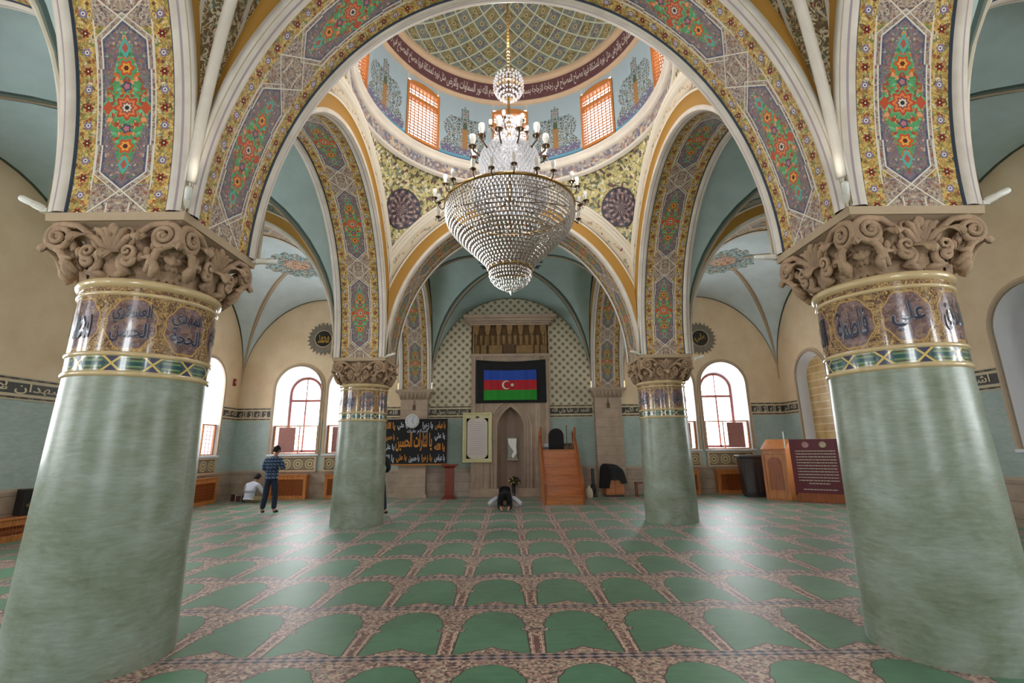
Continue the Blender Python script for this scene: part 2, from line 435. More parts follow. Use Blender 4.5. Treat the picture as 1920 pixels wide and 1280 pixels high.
def m_medal(n):
    o, x, y, _ = n.coords('uv'); r = (x*x+y*y).sqrt(); a = y.atan2(x)
    c = n.chan(n.voro(n.vec(x, y), 9, out='Color').v)
    col = n.ramp(c[0], [(0, srgb(92, 74, 80)), (.5, srgb(122, 104, 108)), (.75, srgb(60, 48, 58)), (.9, srgb(160, 140, 130))], 'CONSTANT')
    k = (r*9).sin()*(a*12).cos(); col = n.mix(k.gt(.45), col, srgb(50, 42, 54)); col = n.mix(k.lt(-.6), col, srgb(168, 146, 140))
    col = n.mix(r.gt(.9), col, srgb(70, 62, 70)); col = n.mix(((r-.87).line(.09))*((a*12).cos().gt(.6)), col, srgb(44, 52, 70))
    return col
M_MEDAL = material('plum rosette paint', m_medal, rough=.55)

# drum: uv x = angle*3, y = height
DZ0, DZ1 = 8.62, 10.42
def m_drum(n):
    o, x, y, _ = n.coords('uv'); A = pi/4*3
    xc = x.per(A)        # centred between two windows
    ax = xc.abs(); yy = y-DZ0; P = n.vec(ax, y)
    c = n.chan(n.voro(P, 20, out='Color').v)
    col = srgb(160, 180, 190)
    w = (yy*5.2).sin().abs()*.16+.46
    tree = ax.lt(w*(yy*-.22+1.12))*yy.lt(1.22)*yy.gt(.1)
    tree = tree.max(ax.lt(.10)*yy.lt(1.5)*yy.gt(.2)).max(((ax/.10+(yy-1.42).abs()/.16)).lt(1))
    gaps = n.voro(P, 15, feat='DISTANCE_TO_EDGE').gt(.09)
    orn = n.ramp(c[0], [(0, srgb(88, 100, 88)), (.35, srgb(120, 122, 100)), (.58, srgb(76, 94, 106)), (.74, srgb(150, 118, 100)), (.88, srgb(72, 58, 78))], 'CONSTANT')
    col = n.mix(tree*gaps, col, orn)
    col = n.mix(ax.lt(.07)*yy.lt(.95)*yy.gt(.25), col, srgb(156, 116, 70))
    col = n.mix(ax.lt(.05)*(yy-1.0).line(.1), col, srgb(70, 90, 70))
    col = n.mix(yy.lt(.14), col, srgb(92, 150, 172)); col = n.mix(yy.lt(.07), col, srgb(60, 100, 130))
    low = yy.lt(.34)*yy.gt(.14)*ax.lt(.62)
    col = n.mix(low*c[1].gt(.35), col, srgb(104, 94, 130))
    col = n.mix((ax-.74).line(.014), col, srgb(206, 190, 160))
    return col
M_DRUM = material('pale blue drum paint with flowering trees', m_drum, rough=.6)
def m_dome(n):
    o, x, y, _ = n.coords('uv')      # x angle (turns), y 0..1 towards the crown
    K = 32.0
    p = x*K+y*9.0; q = x*K-y*9.0
    fp = (p.fract()-.5).abs(); fq = (q.fract()-.5).abs()
    line = fp.max(fq).gt(.455)
    cell = ((p.floor()+q.floor())*.5).fract().gt(.25)
    c = n.chan(n.voro(n.vec(p, q), 5, out='Color').v)
    gold = n.ramp(c[0], [(0, srgb(138, 132, 96)), (.5, srgb(156, 148, 110)), (.8, srgb(112, 102, 80))], 'CONSTANT')
    grey = n.ramp(c[1], [(0, srgb(122, 134, 126)), (.4, srgb(136, 134, 130)), (.65, srgb(112, 108, 118)), (.85, srgb(150, 154, 136))], 'CONSTANT')
    row = (y*9).floor(); pick = ((p.floor()-q.floor())*.5).fract().gt(.25)
    col = n.mix(pick, grey, gold)
    rr = (fp*fp+fq*fq).sqrt()
    col = n.mix(rr.lt(.16), col, srgb(182, 168, 120)); col = n.mix(rr.lt(.07), col, srgb(96, 80, 60))
    col = n.mix(line, col, srgb(196, 208, 190))
    return col
M_DOME = material('lattice painted dome plaster', m_dome, rough=.6)
M_MAROON = mottled('dark maroon paint', srgb(96, 62, 66), .15, 5, .55)
M_SCRIPTW = material('white script paint', color=srgb(214, 204, 196), rough=.5)
M_TAN = mottled('tan plaster', srgb(196, 170, 140), .08, 3, .5)

def m_wall(n):
    o, x, y, z = n.coords('world')
    nz = n.noise(o, 1.3, 5, .6); fine = n.noise(n.vec(x*2, y*2, z*9), 3, 4, .6)
    cream = n.ramp(nz, [(.3, srgb(224, 198, 162)), (.7, srgb(238, 216, 184))])
    green = n.ramp(fine*.6+nz*.4, [(.35, srgb(156, 176, 168)), (.65, srgb(184, 198, 196))])
    stone = n.ramp(n.noise(o, 3, 4), [(.3, srgb(158, 140, 124)), (.7, srgb(186, 168, 150))])
    jt = z.per(.33).line(.006); stone = n.mix(jt, stone, srgb(120, 106, 94))
    col = n.mix(z.lt(2.68), cream, green); col = n.mix(z.lt(.92), col, stone)
    col = n.mix((z-.93).line(.03), col, srgb(190, 172, 150))
    return col
M_WALL = material('painted wall plaster', m_wall, rough=.55, spec=.35)
def m_wallb(n):     # diamond paper on the middle of the mihrab wall
    o, x, y, z = n.coords('world')
    p = x/.30; q = z/.30
    a = (p+q); b = (p-q)
    fa = (a.fract()-.5).abs(); fb = (b.fract()-.5).abs()
    col = srgb(204, 194, 168)
    col = n.mix(fa.max(fb).gt(.44), col, srgb(224, 218, 200))
    r = (fa*fa+fb*fb).sqrt(); col = n.mix((fa+fb).lt(.30), col, srgb(134, 126, 98)); col = n.mix((fa+fb).lt(.13), col, srgb(104, 92, 70))
    col = n.mix((r-.38).line(.02), col, srgb(168, 160, 134))
    nz = n.noise(o, 1.3, 5, .6); fine = n.noise(n.vec(x*2, y*2, z*9), 3, 4, .6)
    green = n.ramp(fine*.6+nz*.4, [(.35, srgb(146, 166, 158)), (.65, srgb(168, 186, 182))])
    stone = n.ramp(n.noise(o, 3, 4), [(.3, srgb(158, 140, 128)), (.7, srgb(188, 172, 158))])
    jt = z.per(.33).line(.006); stone = n.mix(jt, stone, srgb(124, 110, 100))
    col = n.mix(z.lt(2.68), col, green); col = n.mix(z.lt(.98), col, stone)
    return col
M_WALLB = material('diamond lattice wall paint', m_wallb, rough=.6)

CARX, CARY = .12, 4.39
def m_carpet(n):
    o, x, y, z = n.coords('world')
    xl = (x-CARX).per(.78); yl = ((y-CARY)/1.262).fract()*1.262; ax = xl.abs(); rowk = ((y-CARY)/1.262).floor()
    P = n.vec(x, y)
    c = n.chan(n.voro(P, 42, out='Color').v); pile = n.noise(P, 160, 2); big = n.noise(P, .8, 4, .6)
    pink = n.ramp(c[0], [(0, srgb(160, 124, 110)), (.30, srgb(184, 152, 132)), (.50, srgb(118, 82, 74)), (.64, srgb(202, 176, 152)), (.80, srgb(88, 58, 52)), (.93, srgb(130, 128, 106))], 'CONSTANT')
    green = n.ramp(big*.7+n.noise(n.vec(x*3, y*9), 2, 3)*.3, [(.3, srgb(56, 100, 68)), (.5, srgb(74, 124, 88)), (.7, srgb(92, 142, 104))])
    # prayer niche outline
    hw = (yl*-.03)+.322
    sh = yl.gt(.66)
    lobe = ((yl-.66).max(0)/.52).min(1)
    arch = (1-lobe._m('POWER', 2.3)).max(0).sqrt()*.295
    w = hw*(1-sh)+arch*sh - ((yl-.655).line(.028))*.042
    w = w + ((yl*42).sin()*.007)*sh
    ins = ax.lt(w)*yl.gt(.125)*yl.lt(1.17)
    ol = ax.lt(w+.013)*yl.gt(.115)*yl.lt(1.185)
    mound = (ax/.17+(yl-.125)/.13).lt(1).max(((ax-.10).abs()/.14+(yl-.125)/.07).lt(1))
    mo2 = (ax/.19+(yl-.125)/.15).lt(1).max(((ax-.10).abs()/.16+(yl-.125)/.09).lt(1))
    col = n.mix(ol, pink, srgb(70, 46, 38)); col = n.mix(ins, col, green)
    col = n.mix(mo2*yl.gt(.11)*yl.lt(.4), col, srgb(86, 58, 46)); col = n.mix(mound*yl.gt(.11)*yl.lt(.4), col, pink)
    # stripes in the posts
    pst = yl.lt(.60)*yl.gt(.11); col = n.mix(pst*(ax-.345).line(.006), col, srgb(206, 176, 146)); col = n.mix(pst*((ax-.385).abs()).lt(.018)*c[1].gt(.35), col, srgb(112, 58, 52))
    # row border: two rows of dark links either side of a lilac line
    bz = yl.lt(.118)
    k = ((x/.105).fract()-.5).abs(); yb = (yl-.058).abs()
    bcol = n.mix((k*.055+(yb-.031).abs()).lt(.027), srgb(176, 148, 130), srgb(44, 34, 46))
    bcol = n.mix((k-.5).line(.10)*(yb-.030).line(.012), bcol, srgb(150, 100, 92))
    bcol = n.mix(yb.lt(.006), bcol, srgb(136, 130, 150))
    col = n.mix(bz, col, bcol)
    return {'c': col, 'h': pile}
M_CARPET = material('green prayer carpet', m_carpet, rough=.42, bump=.1, spec=.4, sheen=.12)

def m_shaft(n):
    o, x, y, z = n.coords('obj')
    a = n.noise(n.vec(x*1.2, y*1.2, z*1.5), 1.6, 6, .62, dist=.5); b = n.noise(n.vec(x*3, y*3, z*16), 2.5, 5, .65); 
    f = a*.65+b*.35
    col = n.ramp(f, [(.28, srgb(90, 95, 74)), (.42, srgb(122, 131, 110)), (.57, srgb(143, 154, 140)), (.72, srgb(167, 178, 170))])
    return {'c': col, 'r': .32}
M_SHAFT = material('polished grey green stucco', m_shaft, rough=.3, spec=.5)
def m_cband(n):
    o, x, y, _ = n.coords('uv')      # x = angle * .57 m, y = z
    P = n.vec(x, y); c = n.chan(n.voro(P, 24, out='Color').v)
    sw = n.noise(P, 14, 2, .5, dist=2.2)
    col = n.ramp(c[0], [(0, srgb(126, 98, 72)), (.4, srgb(100, 74, 58)), (.7, srgb(150, 120, 84))], 'CONSTANT')
    col = n.mix((sw-.5).line(.024), col, srgb(206, 172, 112)); col = n.mix((sw-.62).line(.02), col, srgb(84, 56, 44))
    T = .57*pi/4; xl = (x-.57*R(24)+T*.5).per(T); yy = y-2.715
    d = ((xl/.188)*(xl/.188)+(yy/.22)*(yy/.22)).sqrt()+(yy*xl*0)
    lob = (yy.atan2(xl)*8).cos()*.04
    ov = (d+lob).lt(1); col = n.mix((d+lob-1).line(.06), col, srgb(190, 150, 90))
    pl = n.ramp(c[1], [(0, srgb(104, 80, 80)), (.5, srgb(126, 104, 108)), (.8, srgb(140, 112, 96))], 'CONSTANT')
    col = n.mix(ov, col, pl); col = n.mix(ov*(sw-.5).line(.012), col, srgb(170, 150, 150))
    return {'c': col, 'r': .18}
M_CBAND = material('glazed gold and plum ornament', m_cband, rough=.2, spec=.6, coat=.6)
def m_gband(n):
    o, x, y, _ = n.coords('uv'); T = .57*2*pi/12; xl = x.per(T); yy = y-2.37; ax = xl.abs()
    col = srgb(150, 164, 128)
    col = n.mix((yy.abs()-.042).line(.006), col, srgb(70, 50, 40)); col = n.mix(yy.line(.018), col, srgb(24, 84, 84)); col = n.mix((yy.abs()-.03).line(.007), col, srgb(94, 132, 92))
    X = ((ax*.9-yy.abs()).line(.012))*ax.lt(.075); col = n.mix(ax.lt(.07), col, srgb(60, 66, 96)); col = n.mix(X, col, srgb(214, 190, 110))
    col = n.mix(((ax*.9-yy.abs())-.028).line(.006)*ax.lt(.09), col, srgb(60, 110, 90))
    return {'c': col, 'r': .2}
M_GBAND = material('glazed green strapwork', m_gband, rough=.2, coat=.6)
M_TORUS = mottled('glazed buff moulding', srgb(206, 182, 138), .08, 3, .25, coat=.4)
M_INK = material('dark ink glaze', color=srgb(34, 40, 66), rough=.25, coat=.5)
M_INKEDGE = material('pale blue lettering edge', color=srgb(150, 160, 176), rough=.3)

def m_dash(n):      # uv: x = length, y = 0..1 over the inscription strip
    o, x, y, _ = n.coords('uv')
    col = srgb(206, 190, 158)
    col = n.mix((y-.5).line(.23), col, srgb(62, 60, 58))
    ds = (x*3.6).fract().lt(.55)
    for yc in (.10, .90): col = n.mix((y-yc).line(.045), col, n.mix(ds, srgb(110, 92, 62), srgb(52, 46, 44)))
    return col
M_STRIP = material('inscription strip paint', m_dash, rough=.5)
M_LETTER = mottled('cream lettering', srgb(222, 206, 172), .05, 9, .5)

M_WOOD = wood('orange varnished wood', srgb(196, 122, 62), 1, .32)
M_WOODX = wood('orange varnished wood, grain across', srgb(190, 112, 48), 1, .32, axis=0)
M_WOODD = wood('deep orange wood', srgb(160, 84, 36), 1, .35)
M_WOODR = wood('red brown lectern wood', srgb(128, 48, 28), 1, .35)
M_WOODK = wood('near black wood', srgb(44, 32, 32), 1, .4)
M_FRAME = mottled('reddish brown window wood', srgb(150, 84, 76), .1, 6, .4)
M_FRAMEO = mottled('orange window wood', srgb(190, 122, 62), .1, 6, .4)
M_WHITE = material('white reveal plaster', color=srgb(222, 224, 228), rough=.6)
M_RIM = mottled('taupe moulding', srgb(168, 150, 128), .06, 4, .5)
def glass_mat(name, tint=(1, 1, 1), refl=.08, frost=0.0):
    m = bpy.data.materials.new(name); m.use_nodes = True; t = m.node_tree; t.nodes.clear()
    o = t.nodes.new('ShaderNodeOutputMaterial'); tr = t.nodes.new('ShaderNodeBsdfTransparent'); tr.inputs[0].default_value = (*tint, 1)
    g = t.nodes.new('ShaderNodeBsdfGlossy'); g.inputs['Roughness'].default_value = .05; mx = t.nodes.new('ShaderNodeMixShader'); mx.inputs[0].default_value = refl
    t.links.new(tr.outputs[0], mx.inputs[1]); t.links.new(g.outputs[0], mx.inputs[2]); last = mx.outputs[0]
    if frost:
        d = t.nodes.new('ShaderNodeBsdfTranslucent'); d.inputs[0].default_value = (*tint, 1); m2 = t.nodes.new('ShaderNodeMixShader'); m2.inputs[0].default_value = frost
        t.links.new(last, m2.inputs[1]); t.links.new(d.outputs[0], m2.inputs[2]); last = m2.outputs[0]
    t.links.new(last, o.inputs[0]); return m
M_GLASS = glass_mat('window glass', (.96, .98, 1))
M_DRUMG = glass_mat('frosted drum glass', (.42, .36, .38), .05)
M_FROST = glass_mat('frosted warm glass', (1.0, .88, .84), .05, .35)
M_CRYS = None
def crystal():
    m = bpy.data.materials.new('cut crystal'); m.use_nodes = True; t = m.node_tree; t.nodes.clear()
    o = t.nodes.new('ShaderNodeOutputMaterial'); tr = t.nodes.new('ShaderNodeBsdfTransparent'); tr.inputs[0].default_value = (.92, .86, .78, 1)
    g = t.nodes.new('ShaderNodeBsdfGlossy'); g.inputs['Roughness'].default_value = .12; g.inputs[0].default_value = (.85, .82, .78, 1)
    d = t.nodes.new('ShaderNodeBsdfDiffuse'); d.inputs[0].default_value = (.56, .52, .47, 1)
    a = t.nodes.new('ShaderNodeMixShader'); a.inputs[0].default_value = .35; b = t.nodes.new('ShaderNodeMixShader'); b.inputs[0].default_value = .8
    t.links.new(d.outputs[0], a.inputs[1]); t.links.new(g.outputs[0], a.inputs[2]); t.links.new(tr.outputs[0], b.inputs[1]); t.links.new(a.outputs[0], b.inputs[2])
    t.links.new(b.outputs[0], o.inputs[0]); return m
M_CRYS = crystal()
M_CRYSW = material('bright cut crystal', color=srgb(226, 228, 236), rough=.15, spec=.8, coat=.5)
M_BRASS = material('brass', color=srgb(176, 140, 84), rough=.3, metal=.9)
M_BRONZE = material('dark brass', color=srgb(96, 76, 56), rough=.4, metal=.8)
M_BULB = material('white candle sleeve', color=srgb(232, 232, 226), rough=.4)
M_LAMPW = material('white lamp metal', color=srgb(216, 212, 200), rough=.4)
M_BLACK = material('black cloth', color=(.012, .012, .014), rough=.85)
M_BLACKP = material('black plastic', color=(.02, .02, .022), rough=.4)
M_PAPER = mottled('cream paper', srgb(214, 208, 188), .06, 8, .6)
M_RED = material('red plastic', color=srgb(140, 36, 30), rough=.4)
M_SKIN = material('skin', color=srgb(190, 140, 112), rough=.55)
M_HAIR = material('dark hair', color=srgb(36, 28, 24), rough=.7)

# ================================================================ SETTING
ZR = 9.0     # top of the walls and of the added light-stopping roof
# floor
struct(MB().add([(-XW-.1, YR-.1, 0), (XW+.1, YR-.1, 0), (XW+.1, YB+.1, 0), (-XW-.1, YB+.1, 0)], [(0, 1, 2, 3)]).build('floor', M_CARPET))

def arch_outline(cx, hw, z0, zs, n=20):
    """closed outline of an arched opening (counter-clockwise)"""
    p = [(cx-hw, z0), (cx+hw, z0)]
    return p+[(cx+hw*cos(pi*k/n), zs+hw*sin(pi*k/n)) for k in range(n+1)]
WZ0, WZS, WHW = 1.50, 3.82, .82
def wall(name, to3, a0, a1, holes, mat, z1=ZR, z0=0):
    vs, fs = flat_holes([(a0, z0), (a1, z0), (a1, z1), (a0, z1)], [arch_outline(h, WHW, WZ0, WZS) for h in holes])
    return struct(MB().add([to3(a, z) for a, z in vs], fs).build(name, mat))
BACKW = [-7.79, -5.86, 5.86, 7.79]
LEFTW = [15.9, 14.05, 7.75, 5.9, 2.2, .35]
RIGHTW = [15.9, 14.05, 8.84, 6.9, 2.2, .35]
REAR_FILLW = [-7.8, -2.4, 2.4, 7.8]  # unseen windows behind the camera, added to light the near soffits
wall('wall_back', lambda a, z: (a, YB, z), -XW, -CX, [-7.79, -5.86], M_WALL)
wall('wall_back.001', lambda a, z: (a, YB, z), CX, XW, [5.86, 7.79], M_WALL)
wall('wall_back.002', lambda a, z: (a, YB, z), -CX, CX, [], M_WALLB)
wall('wall_left', lambda a, z: (-XW, a, z), YR, YB, LEFTW, M_WALL)
wall('wall_right', lambda a, z: (XW, a, z), YR, YB, RIGHTW, M_WALL)
wall('wall_rear', lambda a, z: (a, YR, z), -XW, XW, REAR_FILLW, M_WALL)
# unseen roof sheet, added to stop sky light leaking in past the vaults
vs, fs = flat_holes([(-XW-.1, YR-.1), (XW+.1, YR-.1), (XW+.1, YB+.1), (-XW-.1, YB+.1)],
                    [[(3.3*cos(2*pi*k/48), (Y1+Y2)/2+3.3*sin(2*pi*k/48)) for k in range(48)]])
struct(MB().add([(x, y, ZR) for x, y in vs], fs).build('ceiling', M_WHITE))

# windows ------------------------------------------------------
def win_profile(hw, z0, zs, n=20): return arch_outline(0, hw, z0, zs, n)
def loft(pa, ya, pb, yb, mb):
    n = len(pa); vs = [(x, ya, z) for x, z in pa]+[(x, yb, z) for x, z in pb]
    return mb.add(vs, [(i, (i+1) % n, (i+1) % n+n, i+n) for i in range(n)])
IN = (.60, 1.56, 3.72)
P_OUT = win_profile(WHW, WZ0, WZS); P_IN = win_profile(*IN)
def arch_ring(r0, r1, zs, z0, d0, d1, n=20):
    """arched band from radius r0 to r1 with legs down to z0, d0..d1 deep"""
    mb = MB()
    inner = [(r0, z0)]+[(r0*cos(pi*k/n), zs+r0*sin(pi*k/n)) for k in range(n+1)]+[(-r0, z0)]
    outer = [(r1, z0)]+[(r1*cos(pi*k/n), zs+r1*sin(pi*k/n)) for k in range(n+1)]+[(-r1, z0)]
    K = len(inner)
    vs = [(x, d, z) for d in (d0, d1) for L in (inner, outer) for x, z in L]
    fs = []
    for i in range(K-1):
        a, b, c, d = i, i+1, K+i+1, K+i
        fs += [(a, d, c, b), (2*K+a, 2*K+b, 2*K+c, 2*K+d), (a, b, 2*K+b, 2*K+a), (d, 2*K+d, 2*K+c, c)]
    fs += [(0, 2*K, 3*K, K), (K-1, 2*K-1, 4*K-1, 3*K-1)]
    return mb.add(vs, fs)
def build_window():
    t = thing('window', None, None)
    mb = MB(); n = 20
    pa = P_OUT[1:]+[P_OUT[0]]; pb = P_IN[1:]+[P_IN[0]]          # jambs and vault of the splay
    K = len(pa)
    mb.add([(x, 0, z) for x, z in pa]+[(x, .75, z) for x, z in pb], [(i, i+1, i+1+K, i+K) for i in range(K-1)], smooth=False)
    mb.add([(-WHW, 0, WZ0), (WHW, 0, WZ0), (IN[0], .75, IN[1]), (-IN[0], .75, IN[1])], [(0, 1, 2, 3)])
    mb.build('splayed_reveal', M_WHITE, t)
    arch_ring(WHW, WHW+.055, WZS, WZ0-.0, -.05, .0).build('inner_moulding', M_RIM, t)
    arch_ring(WHW+.055, WHW+.12, WZS, WZ0-.0, -.03, .0).build('outer_moulding', M_TAN, t)
    MB().box(-WHW-.1, WHW+.1, -.09, .25, WZ0-.07, WZ0).build('window_sill', M_WHITE, t, bevel=.012)
    f = arch_ring(IN[0]-.075, IN[0], IN[2], IN[1], .70, .80)
    f.box(-IN[0], IN[0], .70, .80, IN[1], IN[1]+.08)
    f.box(-IN[0], IN[0], .69, .81, 3.40, 3.49).box(-.03, .03, .70, .80, IN[1], 3.4).box(-.02, .02, .71, .79, 3.49, IN[2]+IN[0]-.04)
    f.build('window_frame', M_FRAME, t)
    vs = win_profile(IN[0]-.02, IN[1], IN[2], 16)
    MB().add([(x, .75, z) for x, z in vs], [tuple(range(len(vs)))]).build('glass_pane', M_GLASS, t)
    return t
W0 = build_window()
_wi = [0]
def portal(loc, rz, sx, sz, tilt=0):
    l = bpy.data.lights.new('daylight_portal', 'AREA'); l.shape = 'RECTANGLE'; l.size = sx; l.size_y = sz; l.cycles.is_portal = True
    o = bpy.data.objects.new('daylight_portal', l); COL.objects.link(o); o.location = loc
    # area lights shine along local -Z: towards the room
    o.rotation_euler = (pi/2+tilt, 0, rz+pi)
    return o
def outward(rz, d): return (-sin(rz)*d, cos(rz)*d)
def place_window(x, y, rz, blind=None):
    _wi[0] += 1
    if _wi[0] == 1: w = W0; w.location = (x, y, 0); w.rotation_euler.z = rz
    else: w = copy_tree(W0, None, (x, y, 0), rz)
    w.name = 'window_%d' % _wi[0]; struct(w)
    if blind:
        for ch in list(w.children):
            if ch.name.startswith(('glass_pane', 'window_frame')): bpy.data.objects.remove(ch)
        vs = win_profile(IN[0], IN[1], IN[2], 16); vs = [(x_*1.3, z) for x_, z in vs]
        MB().add([(x_, .30 if blind == M_BLINDO else .5, z) for x_, z in win_profile(WHW-.06, IN[1]-.03, IN[2]+.08, 20)], [tuple(range(23))]).build('blind_panel', blind, w)
    else:
        ox, oy = outward(rz, .86)
        portal((x+ox, y+oy, 2.95), rz, 1.2, 2.75)
    return w
def m_blindo(n):
    o, x, y, z = n.coords('obj')
    col = n.ramp(n.noise(o, 3, 4), [(.3, srgb(176, 140, 84)), (.7, srgb(206, 178, 120))])
    col = n.mix((z.per(.24)).line(.012), col, srgb(226, 208, 170))
    return {'c': col, 'r': .3}
M_BLINDO = material('ochre boarded niche', m_blindo, rough=.3)
M_BLINDM = mottled('mauve grey plaster', srgb(156, 142, 148), .06, 2, .5)
for x in BACKW: place_window(x, YB, 0)
for y in LEFTW: place_window(-XW, y, pi/2)
for i, y in enumerate(RIGHTW):
    place_window(XW, y, -pi/2, blind=(M_BLINDO if i == 0 else M_BLINDM if i in (2, 3) else None))
for x in REAR_FILLW: place_window(x, YR, pi)  # rear openings added as extra light, never in view

# inscription strips round the walls ---------------------------------
SZ0, SZ1 = 2.68, 3.14
PHR = ['اشهد ان لا اله الا الله', 'اشهد ان محمدا رسول الله', 'اشهد ان عليا ولي الله', 'حي علي الصلاة', 'حي علي الفلاح', 'الله اكبر']
def strip(name, p0, p1, inward, phrase, nrep=1):
    """p0 -> p1 as seen left to right from the room; inward = unit vector into the room"""
    L = hypot(p1[0]-p0[0], p1[1]-p0[1]); ux, uy = (p1[0]-p0[0])/L, (p1[1]-p0[1])/L; ix, iy = inward
    def P(s, z, d): return (p0[0]+ux*s+ix*d, p0[1]+uy*s+iy*d, z)
    mb = MB(); d = .02
    mb.add([P(0, SZ0, d), P(L, SZ0, d), P(L, SZ1, d), P(0, SZ1, d)], [(0, 1, 2, 3)], uv=[(0, 0), (L, 0), (L, 1), (0, 1)])
    mb.add([P(0, SZ0, 0), P(L, SZ0, 0), P(L, SZ0, d), P(0, SZ0, d), P(0, SZ1, 0), P(L, SZ1, 0), P(L, SZ1, d), P(0, SZ1, d)], [(0, 1, 2, 3), (4, 7, 6, 5)], uv=[(0, 0)]*8)
    o = struct(mb.build(name, M_STRIP))
    tb = MB(); k = 0; m = .08; w = (L-2*m)/nrep
    for k in range(nrep):
        add_text(tb, phrase[k % len(phrase)] if isinstance(phrase, list) else phrase,
                 lambda u, v: P(m+w*k+u*w*.97, SZ0+.125+v*.215, d+.006), offset=.012)
    tb.build('lettering', M_LETTER, o)
    return o
hw = WHW+.13
_n = [0]
def tn():
    _n[0] += 1; return 'trim_%d' % _n[0]
strip(tn(), (-XW, YB), (-7.79-hw, YB), (0, -1), 'لا اله الا الله')
strip(tn(), (-5.86+hw, YB), (-4.05, YB), (0, -1), 'الله اكبر')
strip(tn(), (-2.98, YB), (-1.46, YB), (0, -1), PHR[1])
strip(tn(), (1.38, YB), (2.93, YB), (0, -1), PHR[2])
strip(tn(), (4.0, YB), (5.86-hw, YB), (0, -1), 'الله اكبر')
strip(tn(), (7.79+hw, YB), (XW, YB), (0, -1), 'لا اله الا الله')
strip(tn(), (-XW, 15.9+hw), (-XW, YB), (1, 0), 'الله اكبر')
strip(tn(), (-XW, 7.75+hw), (-XW, 14.05-hw), (1, 0), ['اشهدان لا اله', 'الا الله وحده'], 2)
strip(tn(), (XW, YB), (XW, 15.9+hw), (-1, 0), 'الله اكبر')
strip(tn(), (XW, 14.05-hw), (XW, 8.84+hw), (-1, 0), PHR[1])

# vaults ---------------------------------------------------------------
ZV = 4.0
def vault(cx, cy, ax, ay, edges, mat, bc=3.55, nu=28, nv=18):
    """edges: rise at the (+x, +y, -x, -y) sides"""
    mb = MB()
    for k in range(4):
        be = edges[k]
        def fn(u, v):
            s = sin((u-.5)*pi); a = abs(s); w = a+(1-a)*v
            h = sqrt(max(0, 1-a**2.3)); he = h if be > 3.5 else sqrt(max(0, 1-s*s)); t = (w-a)/(1-a) if a < .9999 else 1
            t = t*t*(3-2*t); z = ZV+bc*h+(be*he-bc*h)*t
            px, py = [(w, s), (-s, w), (-w, -s), (s, -w)][k]
            return (cx+px*ax, cy+py*ay, z, (px, py))
        mb.grid(fn, nu, nv, flip=False)
    return struct(mb.build('ceiling', mat))
YM = (Y1+Y2)/2
# side bay half sizes
SX = (XW-CX-AW)/2; SCX = (XW+CX+AW)/2
M_Y = NX
BY = (YB-Y2-AW)/2; BCY = (YB+Y2+AW)/2
FY = (Y1-AW-YR)/2; FCY = (Y1-AW+YR)/2
AE, WE = 3.75, 3.20
for sgn in (-1, 1):
    ed = lambda back, front: [(WE if sgn > 0 else AE), back, (AE if sgn > 0 else WE), front]
    vault(sgn*SCX, YM, SX, NX, ed(AE, AE), M_VMID)
    vault(sgn*SCX, BCY, SX, BY, ed(WE, AE), M_VCOR)
    vault(sgn*SCX, FCY, SX, FY, ed(AE, WE), M_VMID)
vault(0, BCY, NX, BY, [AE, WE, AE, AE], M_VBACK)
vault(0, FCY, NX, FY, [AE, AE, AE, WE], M_VRICH)
def groin_ribs(cx, cy, ax, ay, r, mat, bc=3.55, smin=.0):
    for sx in (-1, 1):
        for sy in (-1, 1):
            pts = []
            for k in range(25):
                s = sin((k/24)*pi/2); s = max(s, smin)
                z = ZV+bc*sqrt(max(0, 1-s**2.3)); pts.append((cx+sx*s*ax, cy+sy*s*ay, z-r*.3))
            struct(MB().tube(pts, r, 8).build(tn(), mat))
groin_ribs(0, FCY, NX, FY, .05, M_BEAD)
for sgn in (-1, 1):
    for (yy, hy, rr, mm) in ((BCY, BY, .028, M_TAN), (YM, NX, .022, M_RIM)):
        groin_ribs(sgn*SCX, yy, SX, hy, rr, mm, smin=.16)
groin_ribs(0, BCY, NX, BY, .028, M_RIM, smin=.1)

# pendentives, ring, drum, dome ------------------------------------------
RD = 3.02; ZRING = 8.18
def pend(mb, q):
    def fn(u, v):
        phi = (q+u)*pi/2; c, s = cos(phi), sin(phi); B = NX/max(abs(c), abs(s)); 
        xm = min(abs(B*c), abs(B*s))
        e = HS+.02+4.34*sqrt(max(0, 1-(xm/3.72)**2)); zt = ZRING
        t = v; rr = B+(RD-B)*((1-cos(t*pi/2))*.6+t*.4); z = e+(zt-e)*(sin(t*pi/2)*.6+t*.4)
        rr = min(rr, B) if B > RD else rr
        return (rr*c, YM+rr*s, z, (phi*3.2, z))
    mb.grid(fn, 40, 14, flip=True)
for q in range(4):
    mb = MB(); pend(mb, q); o = struct(mb.build('ceiling', M_PEND))
